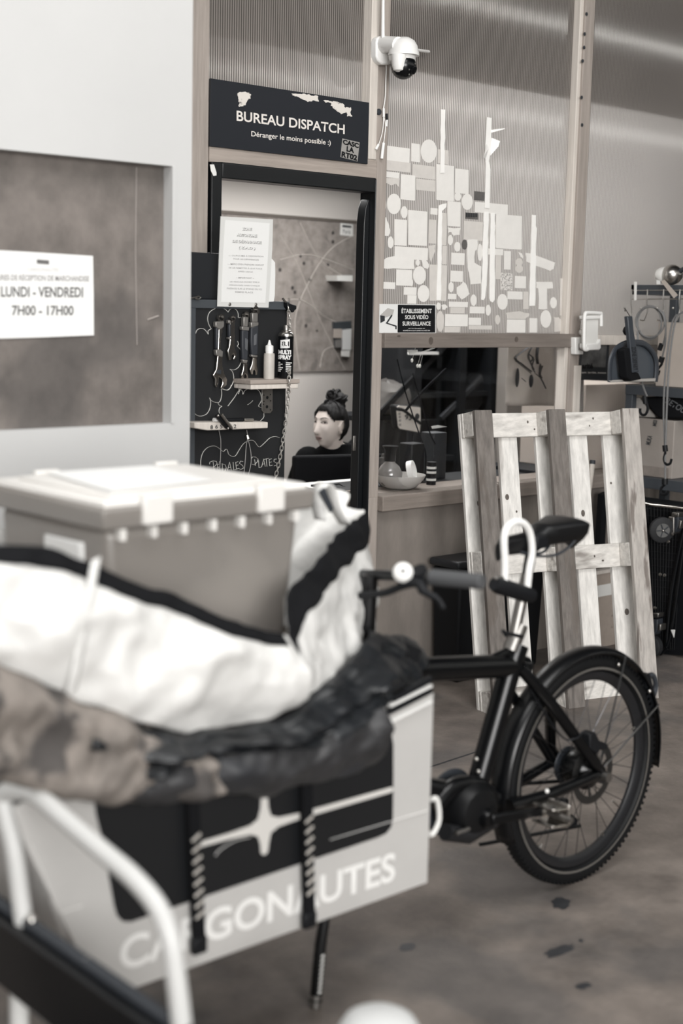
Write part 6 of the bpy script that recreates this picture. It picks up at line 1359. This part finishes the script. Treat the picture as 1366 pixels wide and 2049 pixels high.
KNE = [V((TC.x, TC.y, .44)) + bxx * s * .1 + bfd * .42 for s in (-1, 1)]
ANK = [k + V((0, 0, -.37)) + bfd * .02 for k in KNE]
torso(hm, 0)
for s in (0, 1):
    sg_ = (-1, 1)[s]
    limb(hm, [SHL[s], ELB[s]], [.05, .038]); limb(hm, [ELB[s], WRI[s]], [.038, .025])
    limb(hm, [V((TC.x, TC.y, .44)) + bxx * sg_ * .085, KNE[s]], [.082, .058]); limb(hm, [KNE[s], ANK[s]], [.054, .036]); limb(hm, [ANK[s] + V((0, 0, -.02)), ANK[s] + V((0, 0, -.035)) + bfd * .14], [.036, .03])
    # hand: palm, four unequal fingers curled over the knee, thumb from the side of the palm
    pc = WRI[s] + bfd * .055
    hm.obox(pc, (.072, .085, .026), (bxx, bfd, UP))
    for k, ln in enumerate((.062, .075, .070, .054)):
        b0 = WRI[s] + bfd * .095 + bxx * (-.027 + .018 * k)
        hm.tube([b0, b0 + bfd * ln * .5 + V((0, 0, -.006)), b0 + bfd * ln * .85 + V((0, 0, -.024)), b0 + bfd * ln + V((0, 0, -.042))], [.0088, .0085, .008, .007], 8)
    t0 = WRI[s] + bfd * .03 - bxx * sg_ * .03
    hm.tube([t0, t0 - bxx * sg_ * .028 + bfd * .03, t0 - bxx * sg_ * .034 + bfd * .058 + V((0, 0, -.01))], [.013, .0105, .0085], 8)
bo_ = hm.build('body', skin, wm)
md = bo_.modifiers.new('remesh', 'REMESH'); md.mode = 'VOXEL'; md.voxel_size = .0032; md.use_smooth_shade = True
md = bo_.modifiers.new('smooth', 'SMOOTH'); md.factor = .5; md.iterations = 2
# sweater and trousers
sw = MB(); torso(sw, .014)
for s in (0, 1): limb(sw, [SHL[s], ELB[s]], [.068, .054]); limb(sw, [ELB[s], WRI[s] - bfd * .02], [.054, .038])
sw.tube([NB + V((0, 0, -.06)), NB + V((0, 0, -.01)), hx + V((.04, .012, -.098))], [.085, .068, .062], 24)
swo = sw.build('sweater', M('sweater_black', (12, 13, 15), .95, spec=.15), wm)
md = swo.modifiers.new('remesh', 'REMESH'); md.mode = 'VOXEL'; md.voxel_size = .008; md.use_smooth_shade = True
md = swo.modifiers.new('smooth', 'SMOOTH'); md.factor = .5; md.iterations = 3
tr_o = MB()
for s in (0, 1):
    sg_ = (-1, 1)[s]; limb(tr_o, [V((TC.x, TC.y, .44)) + bxx * sg_ * .085, KNE[s]], [.098, .07]); limb(tr_o, [KNE[s], ANK[s] + V((0, 0, .02))], [.066, .05])
tro = tr_o.build('trousers', M('trousers_dark', (20, 22, 26), .9, spec=.2), wm)
md = tro.modifiers.new('remesh', 'REMESH'); md.mode = 'VOXEL'; md.voxel_size = .01; md.use_smooth_shade = True
for s in (0, 1):
    MB().tube([ANK[s] + V((0, 0, -.03)) - bfd * .05, ANK[s] + V((0, 0, -.03)) + bfd * .05, ANK[s] + V((0, 0, -.04)) + bfd * .16], [.042, .046, .036], 14).build('shoe', black, wm)
# face details
ey_w = M('eye_white', (205, 201, 197), .25); ey_d = M('eye_dark', (28, 25, 24), .2); brow_m = M('brow', (58, 50, 47), .9); lip_m = M('lip', (150, 122, 116), .5)
gaze = (fdir + hl_ * .12 + hu * .05).normalized()
for s in (1, -1):
    c = surf(s * .031, .015, -.0085 * HS); e = MB().ball(c, .0112 * HS, 18).build('eye', ey_w, wm)
    MB().ball(c + gaze * .0062, .0058, 14).build('iris', ey_d, e)
    lid = MB(); lid.tube(smoothpts([surf(s * (.031 + .015 * q), .015 + .0062 * (1 - q * q), .0018) for q in (-1, -.6, -.2, .2, .6, 1)], 4), .0016, 6); lid.build('eyelid', brow_m, wm)
    lid = MB(); lid.tube(smoothpts([surf(s * (.031 + .014 * q), .015 - .0052 * (1 - q * q), .0005) for q in (-1, -.4, .4, 1)], 4), .0012, 6); lid.build('eyelid', M('lower_lid', (168, 148, 140), .6), wm)
    b_ = MB(); b_.tube(smoothpts([surf(s * x, z, .0006) for x, z in ((.013, .034), (.024, .0395), (.036, .041), (.049, .036))], 4), [.0022] * 10 + [.0012] * 3, 6); b_.build('eyebrow', brow_m, wm)
lp_ = MB()
for z, w_, r in ((-.0605, .021, .0032), (-.0725, .018, .0038)):
    q = smoothpts([surf(x * w_, z - .002 * x * x * (1 if z > -.065 else -1.5), -.001) for x in (-1, -.7, -.4, 0, .4, .7, 1)], 4); lp_.tube(q, [r * .35] * 3 + [r] * (len(q) - 6) + [r * .35] * 3, 8)
lp_.build('lips', lip_m, wm)
mo = MB(); mo.tube(smoothpts([surf(x * .020, -.0665, .0012) for x in (-1, -.5, 0, .5, 1)], 4), .0016, 6); mo.build('mouth_line', ey_d, wm)
for s in (1, -1): MB().ball(surf(s * .0075, -.046, .0), (.0026, .0024, .0016), 8, (hl_, fdir, hu)).build('nostril', brow_m, wm)
# hair
hair_m = M('hair_dark', (15, 14, 15), .6, var=.3, scale=80, stretch=(1, 1, .3), bump=.4, bscale=120, spec=.25)
ha = MB(); vs = {}; keep = {}
for i in range(NT + 1):
    for j in range(NP):
        th, ph = max(.02, PI * i / NT), 2 * PI * j / NP; p = headpt(min(th, PI - .02), ph, 0, False); aph = abs((ph + PI) % (2 * PI) - PI)
        line = .072 if aph < .5 else .072 - (aph - .5) * .085 if aph < 1.25 else .008 if aph < 1.45 else .008 - (aph - 1.45) * .14
        if aph > 2.1: line = max(line, -.058)
        if 1.15 < aph < 1.75: line = max(line, .028 - abs(aph - 1.45) * .0)
        keep[i, j] = p.z > line
        g = min(.011, .002 + (p.z - line) * .5) if p.z > line else 0
        g += .0035 * mnoise.noise(V((ph * 7, th * 3, 2))) + (.006 if p.y < 0 else 0)
        vs[i, j] = HL(p + V((math.sin(th) * math.sin(ph), math.sin(th) * math.cos(ph), math.cos(th))) * g)
vv = {k: ha.bm.verts.new(p) for k, p in vs.items() if True}
for i in range(NT):
    for j in range(NP):
        q = [(i, j), (i, (j + 1) % NP), (i + 1, (j + 1) % NP), (i + 1, j)]
        if all(keep[k] for k in q): ha.face([vv[k] for k in q])
bmesh.ops.delete(ha.bm, geom=[v for v in ha.bm.verts if not v.link_faces], context='VERTS')
ha.build('hair', hair_m, wm, solid=.004)
bn = MB(); rnd = random.Random(3)
bc_ = HL((-.005, -.052, .135))
bn.ball(bc_, (.048, .046, .04), 22); bn.ball(HL((-.005, -.045, .10)), (.05, .05, .03), 18)
for k in range(16):
    a = rnd.uniform(0, 2 * PI); el = rnd.uniform(-.3, 1.2); d = V((math.cos(a) * math.cos(el), math.sin(a) * math.cos(el), math.sin(el))); c = bc_ + d * .038
    u_ = d.orthogonal().normalized(); v_ = d.cross(u_); R_ = rnd.uniform(.012, .02)
    bn.tube([c + (u_ * math.cos(t) + d * .8 * math.sin(t)) * R_ + v_ * .004 * t for t in [2 * PI * q / 14 for q in range(13)]], .0055, 7)
bn.tube([HL((.0, .028 + .017 * math.cos(t), .118 + .014 * math.sin(t))) for t in [PI * 1.15 * q / 12 - .1 for q in range(13)]], .0052, 8)
bn.tube([P(661 + 6 * math.cos(t), 788 + 6 * math.sin(t), Y=5.07) for t in [2 * PI * q / 14 for q in range(14)]], .006, 8, closed=True)
bn.build('hair_bun', hair_m, wm)
for s in (1,):
    st_ = MB(); st_.tube(smoothpts([HL((.066, .02, .03)), HL((.072, .01, .005)), HL((.073, .004, -.03))], 4), .0022, 6); st_.build('hair_strand', hair_m, wm)
